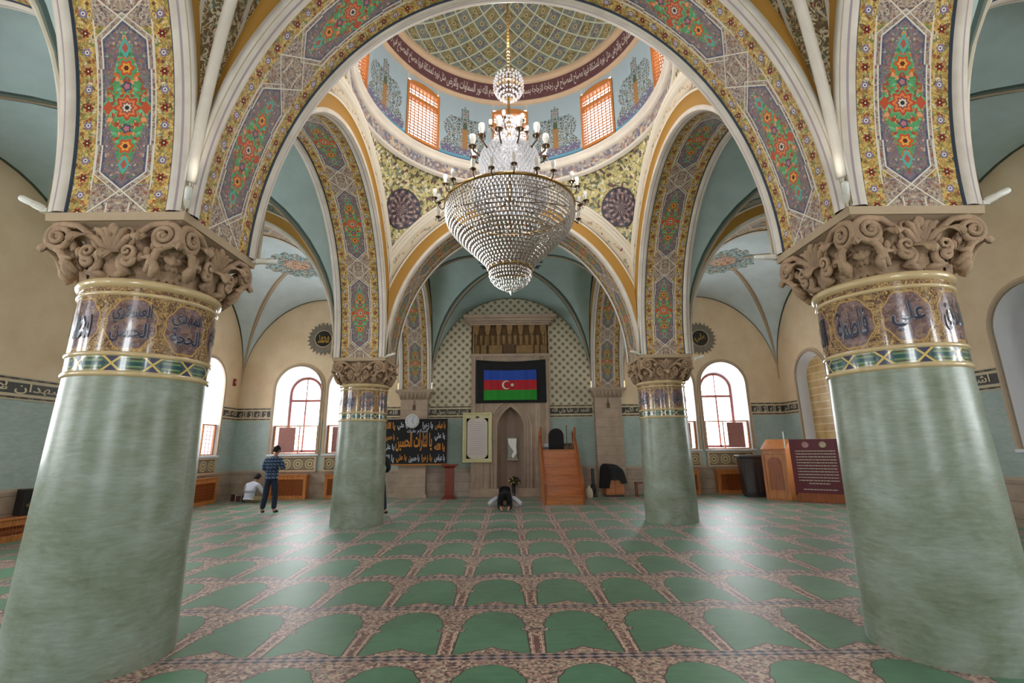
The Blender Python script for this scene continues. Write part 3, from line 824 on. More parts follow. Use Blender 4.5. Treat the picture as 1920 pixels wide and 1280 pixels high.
# rosettes painted on the pendentives (thin raised plaster discs)
def rosette_disc(phi, z, rad):
    c, s = cos(phi), sin(phi); B = NX/max(abs(c), abs(s)); xm = NX
    e = HS+.02+4.34*sqrt(max(0, 1-(xm/3.72)**2))
    def P(dphi, zz):
        ph = phi+dphi; c, s = cos(ph), sin(ph); B = NX/max(abs(c), abs(s)); xm = min(abs(B*c), abs(B*s))
        e = HS+.02+4.34*sqrt(max(0, 1-(xm/3.72)**2)); lo, hi = 0, 1
        for _ in range(30):
            t = (lo+hi)/2; za = e+(ZRING-e)*(sin(t*pi/2)*.6+t*.4)
            if za < zz: lo = t
            else: hi = t
        rr = B+(RD-B)*((1-cos(t*pi/2))*.6+t*.4); rr = min(rr, B) if B > RD else rr
        return Vector((rr*c, YM+rr*s, zz))
    ctr = P(0, z); nrm = (Vector((0, YM, z-.35))-ctr).normalized()
    mb = MB(); 
    def fn(u, v):
        a = 2*pi*u; r = rad*v
        p = P(r*cos(a)/hypot(ctr.x, ctr.y-YM), z+r*sin(a)*.9)+nrm*.03
        return (*p, (v*cos(a), v*sin(a)))
    mb.grid(fn, 40, 8, flip=True)
    return mb

# ================================================================ ARCHES
def ell(a, b, n):
    """arc-length spaced points of the half ellipse with outward normals; s in metres"""
    M = 600; P = [(-a*cos(pi*i/M), b*sin(pi*i/M)) for i in range(M+1)]; L = [0]
    for i in range(M): L.append(L[-1]+hypot(P[i+1][0]-P[i][0], P[i+1][1]-P[i][1]))
    out = []; j = 0
    for k in range(n+1):
        t = L[-1]*k/n
        while j < M-1 and L[j+1] < t: j += 1
        f = (t-L[j])/(L[j+1]-L[j]); th = pi*(j+f)/M
        x, z = -a*cos(th), b*sin(th); nx, nz = -cos(th)/a, sin(th)/b; q = hypot(nx, nz)
        out.append((x, z, nx/q, nz/q, t))
    return out, L[-1]
_arch_mesh = {}
def make_arch(a, b, rich):
    """arch parts; spans local x, thickness local y; base at the springing"""
    n = 84; E, L = ell(a, b, n); parts = []
    mb = MB(); TW = .445
    def fn(u, v):
        x, z, nx, nz, s = E[round(v*n)]; t = (u*2-1)*TW
        return (x, t, z, (t, s/L*5))
    mb.grid(fn, 2, n, flip=True); parts.append(('painted_soffit', mb, M_SOF))
    prof = [(.44, 0), (.452, -.028), (.49, -.04), (.53, -.034), (.56, -.022), (.585, -.02), (AW, -.005), (AW+.004, .05), (AW-.02, .06)]
    for sg in (-1, 1):
        mb = MB()
        def fb(u, v):
            x, z, nx, nz, s = E[round(v*n)]; t, h = prof[round(u*(len(prof)-1))]
            return (x+nx*h, sg*t, z+nz*h)
        mb.grid(fb, len(prof)-1, n, flip=(sg > 0)); mb.uv = [(u_, v_) for u_, v_ in mb.uv]; parts.append(('bead_moulding', mb, M_BEADS))
        mb = MB()
        top = .76 if rich else .5
        pr = [(AW, .05), (AW, .28), (AW+.02, .285), (AW+.02, .33), (AW, .335), (AW, .58)]+([(AW+.03, .585), (AW+.04, .61), (AW+.03, .64), (AW+.01, .645), (AW+.04, .65), (AW+.055, .68), (AW+.04, .71), (AW+.01, .715), (AW+.03, .73), (AW+.03, .78)] if rich else [])
        def ff(u, v):
            x, z, nx, nz, s = E[round(v*n)]; t, h = pr[round(u*(len(pr)-1))]
            X = x+nx*h; X = max(-a, min(a, X))
            return (X, sg*t, z+nz*h, (s, h))
        mb.grid(ff, len(pr)-1, n, flip=(sg > 0)); parts.append(('face_band', mb, M_FACE))
    return parts
def place_arch(cx, cy, a, axis, rich, label, b=3.60):
    key = (round(a, 3), rich)
    t = thing('arch', label, 'arch', (cx, cy, HS), 0 if axis == 'x' else pi/2, 'arches between the columns')
    if key in _arch_mesh:
        for ch in _arch_mesh[key].children:
            c = ch.copy(); COL.objects.link(c); c.parent = t
    else:
        for nm, mb, mt in make_arch(a, b, rich): mb.build(nm, mt, t)
        _arch_mesh[key] = t
    return t
place_arch(0, Y1, NX, 'x', True, 'wide painted arch spanning overhead between the two nearest columns')
place_arch(0, Y2, NX, 'x', True, 'painted arch between the two far columns, behind the chandelier')
place_arch(-CX, YM, NX, 'y', True, 'painted arch from near left column back to far left column')
place_arch(CX, YM, NX, 'y', True, 'painted arch from near right column back to far right column')
place_arch(-CX, FCY, FY, 'y', False, 'ochre and plum arch rising straight above near left column towards the viewer')
place_arch(CX, FCY, FY, 'y', False, 'ochre and plum arch rising straight above near right column towards the viewer')
place_arch(-CX, BCY, BY, 'y', False, 'small painted arch from far left column to stone pier beside black banner')
place_arch(CX, BCY, BY, 'y', False, 'small painted arch from far right column to stone pier right of minbar')
place_arch(-SCX, Y1, SX, 'x', False, 'arch from near left column out to left side wall, mostly cut off')
place_arch(SCX, Y1, SX, 'x', False, 'arch from near right column out to right side wall, mostly cut off')
place_arch(-SCX, Y2, SX, 'x', False, 'gold edged arch from far left column out to left side wall')
place_arch(SCX, Y2, SX, 'x', False, 'gold edged arch from far right column out to right side wall')

# ================================================================ DOME
dome = thing('dome', 'central dome with lattice painting, dark script ring and windowed drum above chandelier', 'dome', (0, YM, 8.18))
ZO = 8.1
def lat(prof, mat, name, n=96, parent=dome, uvr=3.0, flip=False):
    mb = MB(); pr = [(r, z-ZO) for r, z in prof]
    mb.lathe(pr, n, uvr=uvr); 
    for i, (x, y) in enumerate(mb.uv): mb.uv[i] = (x, y+ZO)
    if flip: mb.f = [f[::-1] for f in mb.f]
    return mb.build(name, mat, parent)
lat([(RD+.06, 8.0), (RD, 8.03), (RD-.04, 8.06), (RD-.02, 8.09), (RD+.01, 8.10)], M_BEAD, 'lower_ring_moulding')
lat([(RD+.01, 8.10), (RD+.0, 8.36)], M_RING, 'ornament_ring')
lat([(RD+.0, 8.36), (RD-.06, 8.38), (RD-.08, 8.42), (RD-.03, 8.46), (RD-.03, 8.49), (RD-.10, 8.52), (RD-.12, 8.56), (RD-.06, 8.60), (RD+.04, 8.62)], M_BEAD, 'cornice')
# drum wall with eight window openings
DWH = .44; DWZ0, DWZ1 = 8.68, 10.24
mb = MB(); RW = 3.04; NSEG = 8
angs = []
for k in range(8):
    c = pi/2+k*pi/4; h = DWH/RW
    angs += [c-h, c-h*.6, c, c+h*.6, c+h]+[c+h+(pi/4-2*h)*j/6 for j in range(1, 6)]
angs = sorted(a % (2*pi) for a in angs); zs = [DZ0, DWZ0, DWZ1, 10.32, DZ1]
def isw(a):
    d = (a-pi/2+pi/8) % (pi/4)-pi/8; return abs(d) < DWH/RW
for i in range(len(angs)):
    a, b = angs[i], angs[(i+1) % len(angs)]
    if b < a: b += 2*pi
    for j in range(len(zs)-1):
        if isw((a+b)/2) and j == 1: continue
        za, zb = zs[j]-ZO, zs[j+1]-ZO
        A, B = (RW*cos(a), RW*sin(a)), (RW*cos(b), RW*sin(b))
        mb.add([(*B, za), (*A, za), (*A, zb), (*B, zb)], [(0, 1, 2, 3)],
               uv=[((b-pi/2)*3, za+ZO), ((a-pi/2)*3, za+ZO), ((a-pi/2)*3, zb+ZO), ((b-pi/2)*3, zb+ZO)])
mb.build('drum_wall', M_DRUM, dome)
lat([(3.05, 10.40), (2.99, 10.42), (2.96, 10.46), (2.96, 10.50)], M_TAN, 'drum_moulding')
lat([(2.96, 10.50), (2.90, 10.94)], M_MAROON, 'script_band')
lat([(2.90, 10.94), (2.84, 10.96), (2.82, 11.02), (2.80, 11.08), (2.82, 11.12)], M_TAN, 'dome_moulding')
mb = MB(); RDM, HDM = 2.82, 2.5
def fd(u, v):
    a = 2*pi*u; p = v*pi/2; return (RDM*cos(p)*cos(a), RDM*cos(p)*sin(a), 11.10-ZO+HDM*sin(p), (u, v))
mb.grid(fd, 96, 28, flip=True); mb.build('dome_shell', M_DOME, dome)
tb = MB()
for k in range(16):
    a0 = pi/2+k*pi/8
    def wrap(u, v):
        a = a0+(.5-u)*pi/8*.97; z = 10.56+v*.31; r = 2.96-(z-10.5)*.136-.012
        return (r*cos(a), r*sin(a), z-ZO)
    add_text(tb, ['بسم الله الرحمن الرحيم', 'الله نور السماوات والارض', 'مثل نوره كمشكاة فيها مصباح', 'المصباح في زجاجة الزجاجة'][k % 4], wrap, offset=.01)
tb.build('ring_lettering', M_SCRIPTW, dome)
for k in range(4):
    phi = pi/4+k*pi/2
    o = rosette_disc(phi, 7.30, .48)
    for i, p in enumerate(o.v): o.v[i] = p-Vector((0, YM, ZO+.08))
    o.build('pendentive_rosette', M_MEDAL, dome)
# drum windows
dw = thing('window', None, None)
mb = MB().box(-DWH-.03, -DWH+.025, -.03, .12, 0, 1.5).box(DWH-.025, DWH+.03, -.03, .12, 0, 1.5).box(-DWH, DWH, -.03, .12, -.02, .05)
mb.box(-DWH, DWH, -.02, .12, 1.08, 1.15)
mb.prism([(-DWH, 1.43), (DWH, 1.43), (DWH, 1.50), (DWH*.5, 1.57), (0, 1.59), (-DWH*.5, 1.57), (-DWH, 1.50)], -.03, .12)
mb.build('window_frame', M_FRAMEO, dw)
mb = MB()
for i in range(1, 8):
    x = -DWH+2*DWH*i/8; mb.box(x-.012, x+.012, .03, .05, .03, 1.46)
for i in range(1, 18): mb.box(-DWH, DWH, .03, .05, .08*i-.009, .08*i+.009)
for i in range(8):
    for j in range(17):
        x = -DWH+2*DWH*(i+.5)/8; z = .08*(j+.5)+.02; q = .018
        mb.add([(x-q, .04, z), (x, .04, z-q), (x+q, .04, z), (x, .04, z+q)], [(0, 1, 2, 3)])
mb.build('lattice', M_FRAMEO, dw)
MB().add([(-DWH, .08, 0), (DWH, .08, 0), (DWH, .08, 1.56), (-DWH, .08, 1.56)], [(0, 1, 2, 3)]).build('glass_pane', M_DRUMG, dw)
MB().add([(-DWH-.03, -.02, -.06), (DWH+.03, -.02, -.06), (DWH+.03, .14, 0), (-DWH-.03, .14, 0)], [(0, 1, 2, 3)]).build('sill', M_WHITE, dw)
for k in range(8):
    a = pi/2+k*pi/4; loc = (3.0*cos(a), YM+3.0*sin(a), DWZ0+.08)
    w = dw if k == 0 else copy_tree(dw)
    w.location = loc; w.rotation_euler.z = a-pi/2; _wi[0] += 1; w.name = 'window_%d' % _wi[0]; struct(w)
    portal((3.2*cos(a), YM+3.2*sin(a), 9.55), a-pi/2, .9, 1.55)

# ================================================================ COLUMNS
def curve_leaf(r0, z0, Lh, W, curl=2.6, lean=1.42, amp=.16):
    """points (r, z) along a leaf that rises, leans out and curls over"""
    P = [(r0, z0)]; n = 20
    for i in range(n):
        t = (i+.5)/n; ph = lean-(curl+1.2)*max(0, t-.35)**1.4*1.6
        P.append((P[-1][0]+cos(ph)*Lh/n, P[-1][1]+sin(ph)*Lh/n))
    return P
def add_leaf(mb, ang, r0, z0, Lh, W, curl=2.6, lean=1.42):
    P = curve_leaf(r0, z0, Lh, W, curl, lean); n = len(P)-1
    def fn(u, v):
        k = round(v*n); r, z = P[k]; s = u*2-1
        w = W*(sin(pi*min(1, v*.86+.14))**.6)*(1+.2*sin(v*30))*(1-.25*v)
        rr = r+.035*(1-abs(s))-.012*abs(sin(s*9)); x = s*w
        return (rr*cos(ang)-x*sin(ang), rr*sin(ang)+x*cos(ang), z+.012*cos(s*9))
    mb.grid(fn, 10, n)
def spiral_pts(cx, cz, R0, turns, sgn, n=44, start=pi/2):
    return [(cx+sgn*R0*(1-.86*k/n)*cos(start-2*pi*turns*k/n), cz+R0*(1-.86*k/n)*sin(start-2*pi*turns*k/n)) for k in range(n+1)]
def build_column(words, label):
    t = thing('column', label, 'column', (0, 0, 0), 0)
    MB().lathe([(.582, 0), (.576, .5), (.564, 1.2), (.550, 1.8), (.538, 2.27)], 72).build('shaft', M_SHAFT, t)
    ring = lambda z0, z1, r, b: [(r, z0), (r+b*.8, z0+(z1-z0)*.15), (r+b, z0+(z1-z0)*.5), (r+b*.8, z0+(z1-z0)*.85), (r, z1)]
    MB().lathe(ring(2.262, 2.312, .537, .022), 72).build('torus_moulding', M_TORUS, t)
    MB().lathe([(.543, 2.31), (.543, 2.432)], 72, uvr=.57).build('green_strapwork_band', M_GBAND, t)
    MB().lathe(ring(2.43, 2.475, .537, .022), 72).build('torus_moulding', M_TORUS, t)
    b = MB().lathe([(.543, 2.47), (.541, 2.7), (.538, 2.965)], 96, uvr=.57).build('calligraphy_band', M_CBAND, t)
    for mt, d, off, nm in ((M_INKEDGE, .0035, .035, 'lettering_edge'), (M_INK, .0065, .012, 'lettering')):
        tb = MB()
        for k, ws in enumerate(words):
            a0 = R(-111+45*k); n = len(ws)
            for i, w in enumerate(ws):
                h = .27 if n == 1 else .17; zc = 2.715 if n == 1 else (2.80 if i == 0 else 2.64)
                ww = .27
                if n == 1 and len(w) < 5: ww = .24
                add_text(tb, w, lambda u, v: ((.543+d)*cos(a0+(u-.5)*ww/.543), (.543+d)*sin(a0+(u-.5)*ww/.543), zc+(v-.5)*h), offset=off)
        tb.build(nm, mt, b)
    MB().lathe(ring(2.96, 3.0, .533, .024), 72).build('torus_moulding', M_TORUS, t)
    MB().lathe([(.537, 2.998), (.537, 3.04)], 72, uvr=.57).build('narrow_glazed_band', M_CBAND, t)
    MB().lathe(ring(3.035, 3.12, .528, .05), 72).build('torus_moulding', M_TORUS, t)
    # capital
    cap = MB()
    def bell(u, v):
        a = 2*pi*u; c, s = cos(a), sin(a); sq = .50/max(abs(c), abs(s)); sq = min(sq, .60)
        q = v**2.2; r = .50*(1-q)+sq*q+.02*sin(v*pi); return (r*c, r*s, 3.11+v*.50)
    cap.grid(bell, 64, 10)
    cap = cap.build('capital_bell', M_STONE, t)
    ab = MB().taper(3.595, .50, .50, 3.625, .585, .585).taper(3.625, .605, .605, HS, .612, .612)
    ab.build('abacus', M_ABA, t)
    lf = MB(); add_leaf(lf, 0, .52, 3.12, .36, .13, 2.9)
    l0 = lf.build('acanthus_leaf', M_STONE, cap, solid=.012)
    for k in range(1, 8): c = l0.copy(); COL.objects.link(c); c.parent = cap; c.rotation_euler.z = k*pi/4
    lf = MB(); add_leaf(lf, 0, .51, 3.24, .42, .10, 2.2, 1.3)
    l1 = lf.build('acanthus_leaf', M_STONE, cap, solid=.012); l1.rotation_euler.z = pi/8
    for k in range(1, 8): c = l1.copy(); COL.objects.link(c); c.parent = cap; c.rotation_euler.z = pi/8+k*pi/4
    vo = MB()
    for sg in (-1, 1):
        pts = spiral_pts(sg*.455, 3.475, .125, 2.1, sg, 46, pi/2)
        P = [(x, -.575-.05*(k/46), z) for k, (x, z) in enumerate(pts)]
        stem = [(sg*.10, -.53, 3.22), (sg*.13, -.56, 3.36), (sg*.20, -.575, 3.50), (sg*.32, -.58, 3.585)]
        rr = [.018, .022, .027, .03]+[.034*(1-.55*k/46) for k in range(47)]
        vo.tube(stem+P, rr, 8)
        vo.sphere((sg*.455, -.60, 3.475), .03, 8, 6)
        pts = spiral_pts(sg*.17, 3.33, .07, 1.4, -sg, 26, -pi/2+.6)
        vo.tube([(x, -.60-.03*(k/26), z) for k, (x, z) in enumerate(pts)], [.024*(1-.5*k/26) for k in range(27)], 7)
        pts = spiral_pts(sg*.12, 3.52, .05, 1.2, sg, 22, pi)
        vo.tube([(x, -.57, z) for k, (x, z) in enumerate(pts)], .016, 6)
        vo.tube([(sg*.30, -.53, 3.17), (sg*.36, -.58, 3.24), (sg*.42, -.60, 3.34), (sg*.47, -.60, 3.36)], [.03, .035, .03, .02], 7)
    for sg in (-1, 1):
        pts = spiral_pts(sg*.165, 3.255, .088, 1.5, sg, 30, -pi/2)
        vo.tube([(0.03*sg, -.525, 3.14), (sg*.09, -.55, 3.15)]+[(x, -.565-.05*(k/30), z) for k, (x, z) in enumerate(pts)], [.022, .032]+[.036*(1-.5*k/30) for k in range(31)], 8)
        for q, (x1, z1) in enumerate(((.05, 3.57), (.11, 3.56), (.17, 3.50))):
            vo.tube([(0, -.54, 3.26), (sg*x1*.35, -.57, 3.26+(z1-3.26)*.5), (sg*x1*.8, -.60, z1-.04), (sg*x1*1.25, -.63, z1-.02)], [.02, .03, .032, .012], 7)
        for q in range(4):
            vo.sphere((sg*(.24+.055*q), -.56+.0*q, 3.30+.05*q), .030, 8, 6, sc=(1, .8, 1.5))
        vo.tube([(sg*.34, -.52, 3.13), (sg*.38, -.55, 3.2), (sg*.36, -.60, 3.29), (sg*.30, -.61, 3.27)], [.03, .04, .036, .014], 8)
    vo.sphere((0, -.60, 3.55), .045, 10, 8, sc=(1, .6, 1.2))
    vo.sphere((0, -.585, 3.44), .035, 8, 6, sc=(.8, .6, 1.6))
    v0 = vo.build('volute_pair', M_STONE, cap)
    for k in range(1, 4): c = v0.copy(); COL.objects.link(c); c.parent = cap; c.rotation_euler.z = k*pi/2
    cn = MB()
    for k in range(4):
        a = pi/4+k*pi/2; M = Matrix.Rotation(a, 4, 'Z')
        add_leaf(cn, a, .56, 3.22, .40, .085, 1.6, 1.05)
    cn.build('corner_leaf', M_STONE, cap, solid=.014)
    return t
WL = [['محمد'], ['العسكري', 'الحسن'], ['المهدي', 'الحجة'], ['الكاظم'], ['الرضا'], ['الهادي'], ['الحسن'], ['الحسين']]
WR = [['علي'], ['الصادق'], ['الباقر'], ['الحسين'], ['الحسن'], ['محمد'], ['الله'], ['فاطمة']]
ca = build_column(WL, 'huge grey green column nearest on the left with carved capital'); ca.location = (-CX, Y1, 0)
cb = build_column(WR, 'huge grey green column nearest on the right with carved capital'); cb.location = (CX, Y1, 0)
c2 = copy_tree(ca, None, (-CX, Y2, 0)); c2['label'] = 'smaller-looking far left column, beside the black calligraphy banner'
c3 = copy_tree(cb, None, (CX, Y2, 0)); c3['label'] = 'smaller-looking far right column, beyond the minbar and covered box'

# spot lamps on the capitals
def spotlamp(loc, dirv, label):
    t = thing('spotlight', label, 'spotlight', loc, 0, 'spot lamps on the capitals')
    d = Vector(dirv).normalized(); Mx = d.to_track_quat('Z', 'Y').to_matrix().to_4x4()
    MB().lathe([(0, 0), (.03, .0), (.033, .02), (.033, .10), (.028, .12)], 14, Mx).build('lamp_socket', M_LAMPW, t)
    MB().lathe([(.022, .11), (.028, .13), (.028, .21), (.02, .225), (0, .23)], 14, Mx).build('lamp_tube', M_BULB, t)
    MB().box(-.03, .03, -.03, .03, -.03, .005).build('bracket', M_LAMPW, t)
    return t
spotlamp((-4.17, Y1-.60, HS+.03), (-.8, -.25, .38), 'white tube spotlight on outer left corner of near left capital')
spotlamp((-2.97, Y1-.57, HS+.03), (.35, -.5, .6), 'white spotlight on inner front corner of near left capital')
spotlamp((-2.93, Y1+.57, HS+.0), (.9, .3, .1), 'small spotlight on back inner corner of near left capital')
spotlamp((4.17, Y1-.60, HS+.03), (.8, -.25, .38), 'white tube spotlight on outer right corner of near right capital')
spotlamp((2.97, Y1-.57, HS+.03), (-.35, -.5, .6), 'white spotlight on inner front corner of near right capital')
spotlamp((2.93, Y1+.57, HS+.0), (-.9, .3, .1), 'small spotlight on back inner corner of near right capital')
spotlamp((-2.93, Y2-.60, HS+.02), (.8, -.2, .2), 'tiny spotlight on far left capital facing the chandelier')
spotlamp((2.93, Y2-.60, HS+.02), (-.8, -.2, .2), 'tiny spotlight on far right capital facing the chandelier')
spotlamp((4.20, Y2-.60, HS-.12), (.8, -.2, .25), 'tiny spotlight on outer side of far right capital by the medallion')

# ================================================================ MIHRAB
MY = 17.42
mh = thing('mihrab', 'tall carved stone mihrab portal with dark stalactite frieze and pointed niche', 'mihrab', (-.05, MY, 0))
def pointed(hw, z0, zs, za, n=14):
    """pointed arch outline"""
    out = [(-hw, z0), (hw, z0)]; h = za-zs; c = (h*h-hw*hw)/(2*hw); r = c+hw
    a1 = atan2(h, c)
    R_ = [(-c+r*cos(a1*k/n), zs+r*sin(a1*k/n)) for k in range(n+1)]
    return out+R_+[(-x, z) for x, z in reversed(R_[:-1])]
HWM = 1.41
ni = pointed(.50, 0.02, 2.25, 3.06)
vs, fs = flat_holes([(-HWM, 0), (HWM, 0), (HWM, 4.95), (-HWM, 4.95)], [ni])
mb = MB().add([(x, 0, z) for x, z in vs], fs)
mb.box(-HWM, -HWM+.001, 0, .38, 0, 6.1).box(HWM-.001, HWM, 0, .38, 0, 6.1)
mb.build('stone_front', M_STONE_L, mh)
mb = MB(); K = len(ni)
mb.add([(x, 0, z) for x, z in ni]+[(x*.72, .20, z*.99) for x, z in ni]+[(x*.3, .33, z*.985) for x, z in ni], [(i, (i+1) % K, (i+1) % K+K, i+K) for i in range(K)]+[(i+K, (i+1) % K+K, (i+1) % K+2*K, i+2*K) for i in range(K)]+[tuple(range(2*K, 3*K))], smooth=False)
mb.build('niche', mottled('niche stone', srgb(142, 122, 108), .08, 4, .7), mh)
nf = MB()
for hw_, w, d in ((.50, .05, .05), (.62, .04, .04), (.74, .06, .07)):
    a = pointed(hw_, 0.02, 2.25, 3.06+(hw_-.5)*1.1)[1:]+[pointed(hw_, 0.02, 2.25, 3.06)[0]]
    nf.tube([(x, -d*.3, z) for x, z in a], w*.5, 6)
nf.build('niche_archivolt', M_STONE_L, mh)
pl = MB()
for x in (-1.30, -1.02, .92, 1.02, 1.30):
    pl.box(x-.05, x+.05, -.05, 0, 0, 4.9)
pl.box(-HWM-.03, HWM+.03, -.07, .02, 0, .28).box(-HWM-.03, HWM+.03, -.06, .02, 4.86, 4.97)
pl.build('pilaster_strip', M_STONE_L, mh, bevel=.01)
MS_D = mottled('dark stained stone', srgb(146, 116, 76), .25, 6, .8)
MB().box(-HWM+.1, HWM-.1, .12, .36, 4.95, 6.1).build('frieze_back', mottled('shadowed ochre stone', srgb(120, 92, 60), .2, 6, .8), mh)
br = MB()
for i in range(7):
    x = -1.22+i*2.44/6
    br.prism([(x-.11, 6.06), (x-.09, 5.82), (x-.04, 5.66), (x+.04, 5.66), (x+.09, 5.82), (x+.11, 6.06)], -.10, .14)
for i in range(13):
    x = -1.26+i*2.52/12
    br.lathe([(.02, 5.30), (.06, 5.34), (.065, 5.56), (.09, 5.66)], 8, Matrix.Translation((x, .08, 0)))
br.build('stalactite_frieze', MS_D, mh)
for i, (x0, x1) in enumerate(((-1.30, -1.12), (-1.06, -.86), (-.78, -.28), (.22, .86), (.92, 1.08), (1.12, 1.30))):
    MB().box(x0, x1, .02, .14, 4.98, 5.30).build('frieze_panel', MS_D, mh, bevel=.01)
pn = MB().box(-1.36, -1.30, -.04, .14, 4.95, 6.05).box(1.30, 1.36, -.04, .14, 4.95, 6.05).box(-.92, -.86, -.05, .14, 4.97, 5.6)
pn.build('frieze_post', MS_D, mh, bevel=.01)
MB().box(-.24, .18, .0, .14, 4.98, 5.34).build('carved_panel', mottled('dark carved panel', srgb(104, 78, 56), .25, 14, .8, bump=.8), mh)
co = MB()
for k, (w, z0, z1, d) in enumerate(((1.46, 6.04, 6.10, .12), (1.52, 6.10, 6.16, .20), (1.60, 6.16, 6.26, .28), (1.68, 6.26, 6.40, .34))):
    co.box(-w, w, -d, .36, z0, z1)
co.build('cornice', M_STONE_L, mh, bevel=.015)
MB().box(-HWM, HWM, 0, .36, 6.05, 6.12).build('cornice_bed', M_STONE_L, mh)
# glass plate in the niche and flowers at its foot
t = thing('mirror_plate', 'small grey plate with white patch standing on ledge inside the stone niche', 'plate', (0.0, 17.60, 1.25))
MB().box(-.16, .16, -.01, .01, 0, .72).build('plate', mottled('grey green plate', srgb(130, 136, 120), .1, 9, .3), t)
MB().add([(-.16, -.015, .70), (.15, -.015, .70), (.13, -.015, .42), (.15, -.015, .2), (.02, -.015, .02), (-.03, -.015, .1), (.04, -.015, .26), (-.06, -.015, .40), (-.13, -.015, .52)], [(0, 8, 7, 6, 5, 4, 3, 2, 1)]).build('white_patch', material('white patch', color=(.9, .9, .9), rough=.5), t)  # irregular white patch laid on the front of the plate
t['label'] = 'small grey plate with an irregular white patch inside the stone niche'
MB().box(-.2, .2, -.02, .14, 1.2, 1.25).build('niche_ledge', M_STONE_L, mh, loc=(.05, .16, 0))
t = thing('flower_vase', 'vase of dark flowers with yellow blooms in front of the niche', 'flowers', (.02, 17.0, 0), 0)
MB().lathe([(0, 0), (.09, 0), (.10, .02), (.05, .06), (.07, .2), (.06, .34), (.075, .38)], 16).build('vase', M_BLACKP, t)
fl = MB(); fy = MB(); random.seed(5)
for k in range(34):
    a = random.random()*6.28; e = random.random()*1.3; r = .2+.06*random.random(); p = (r*cos(a)*sin(e), r*sin(a)*sin(e)*.7, .42+r*cos(e))
    (fy if k % 4 == 0 else fl).sphere(p, .035 if k % 4 else .028, 6, 4)
    fl.tube([(0, 0, .34), p], .005, 4)
fl.build('foliage', material('dark leaves', color=srgb(40, 40, 22), rough=.7), t); fy.build('blooms', material('yellow petals', color=srgb(210, 180, 90), rough=.6), t)

# stone piers at the mihrab wall
def pier(x, label):
    t = thing('stone_pier', label, 'pier', (x, 17.5, 0), 0, 'stone piers on the mihrab wall')
    MB().box(-.48, .48, 0, .30, 0, 3.36).build('pier_shaft', M_STONE_L, t)
    j = MB()
    for z in [.33*k for k in range(1, 10)]: j.box(-.483, .483, -.003, .1, z-.004, z+.004)
    j.build('mortar_joints', mottled('joint', srgb(130, 114, 100), .05, 4, .8), t)
    c = MB().taper(3.34, .48, .17, 3.60, .60, .29, Matrix.Translation((0, .15, 0))).box(-.65, .65, -.17, .30, 3.60, 3.70)
    for i in range(8):
        xx = -.49+i*.14; c.prism([(xx-.03, 3.58), (xx-.02, 3.42), (xx, 3.36), (xx+.02, 3.42), (xx+.03, 3.58)], -.13, .02)
    c.build('stalactite_cap', M_STONE_L, t, bevel=.008)
    MB().box(-.53, .53, -.05, .30, 0, .12).build('plinth', M_STONE_L, t)
    MB().prism([(-.05, 2.98), (.05, 2.98), (.05, 3.12), (.015, 3.18), (.015, 3.32), (-.015, 3.32), (-.015, 3.18), (-.05, 3.12)], -.012, .01).build('keyhole_recess', M_BRONZE, t)
    return t
pier(-3.50, 'pale stone pier left of mihrab, partly behind the black banner and clock')
pier(3.46, 'pale stone pier right of minbar above the covered box')
for sx in (-1, 1):
    for yy in (Y1, Y2):
        t = thing('wall_corbel', 'stone corbel on %s side wall where the arch lands behind %s column' % ('left' if sx < 0 else 'right', 'near' if yy == Y1 else 'far'), 'corbel', (sx*XW, yy, 3.3))
        MB().taper(0, .06, .4, .34, .2, .62, Matrix.Translation((-sx*.06, 0, 0))).box(-.24, .24, -.64, .64, .34, .40).build('corbel_block', M_STONE_L, t)

# wall medallions
def medallion(x, z, label):
    t = thing('wall_medallion', label, 'medallion', (x, YB-.02, z), 0, 'round calligraphy medallions')
    n = 144; P = []
    for k in range(n):
        a = 2*pi*k/n; ph = k % 6; r = .52+[0, .02, .05, .11, .05, .02][ph]; P.append((r*cos(a), r*sin(a)))
    MB().prism(P, -.02, .02).build('sunburst_border', mottled('grey green ornament', srgb(126, 118, 104), .35, 26, .6), t)
    MB().prism([(.30*cos(2*pi*k/48), .30*sin(2*pi*k/48)) for k in range(48)], -.035, 0).build('dark_disc', material('black paint', color=srgb(34, 32, 30), rough=.4), t)
    MB().tube([(.315*cos(2*pi*k/48), -.035, .315*sin(2*pi*k/48)) for k in range(48)], .018, 6, closed=True).build('gold_ring', M_TAN, t)
    tb = MB(); add_text(tb, 'محمد' if x < 0 else 'علي', lambda u, v: ((u-.5)*.42, -.042, (v-.5)*.34), offset=.02)
    tb.build('lettering', M_GOLD, t)
medallion(-7.03, 5.68, 'round sunburst medallion with gold script on left part of far wall')
medallion(7.12, 5.56, 'round sunburst medallion with gold script on right part of far wall')

# ================================================================ THINGS ON THE MIHRAB WALL
def cloth(w, h, sag=.0, wave=.02, nx=36, nz=16, fx=5.0):
    def fn(u, v):
        x = (u-.5)*w; z = v*h; s = -sag*sin(pi*u)*(v if v > .5 else v*.6)
        return (x, wave*sin(u*fx*2*pi)*(1-v*.6)-.006, z+s)
    return fn
t = thing('flag_panel', 'black cloth panel with blue, red and green flag above the mihrab', 'flag', (-.02, 17.34, 3.18))
MB().grid(cloth(2.52, 1.56, .07, .012), 36, 16).build('black_backing', M_BLACK, t, solid=.01)
FW, FH, FX, FZ = 1.90, 1.08, -.03, .10
def stripe(z0, z1, name, c, par):
    mb = MB()
    def fn(u, v):
        x = FX+(u-.5)*FW; zz = z0+(z1-z0)*v; 
        return (x, -.045+.012*sin(u*21+zz*3)+.008*sin(u*47), FZ+zz*FH-.02*sin(pi*u)*(zz))
    mb.grid(fn, 60, 5); return mb.build(name, material(name.replace('_', ' '), color=c, rough=.7, sheen=.3), par)
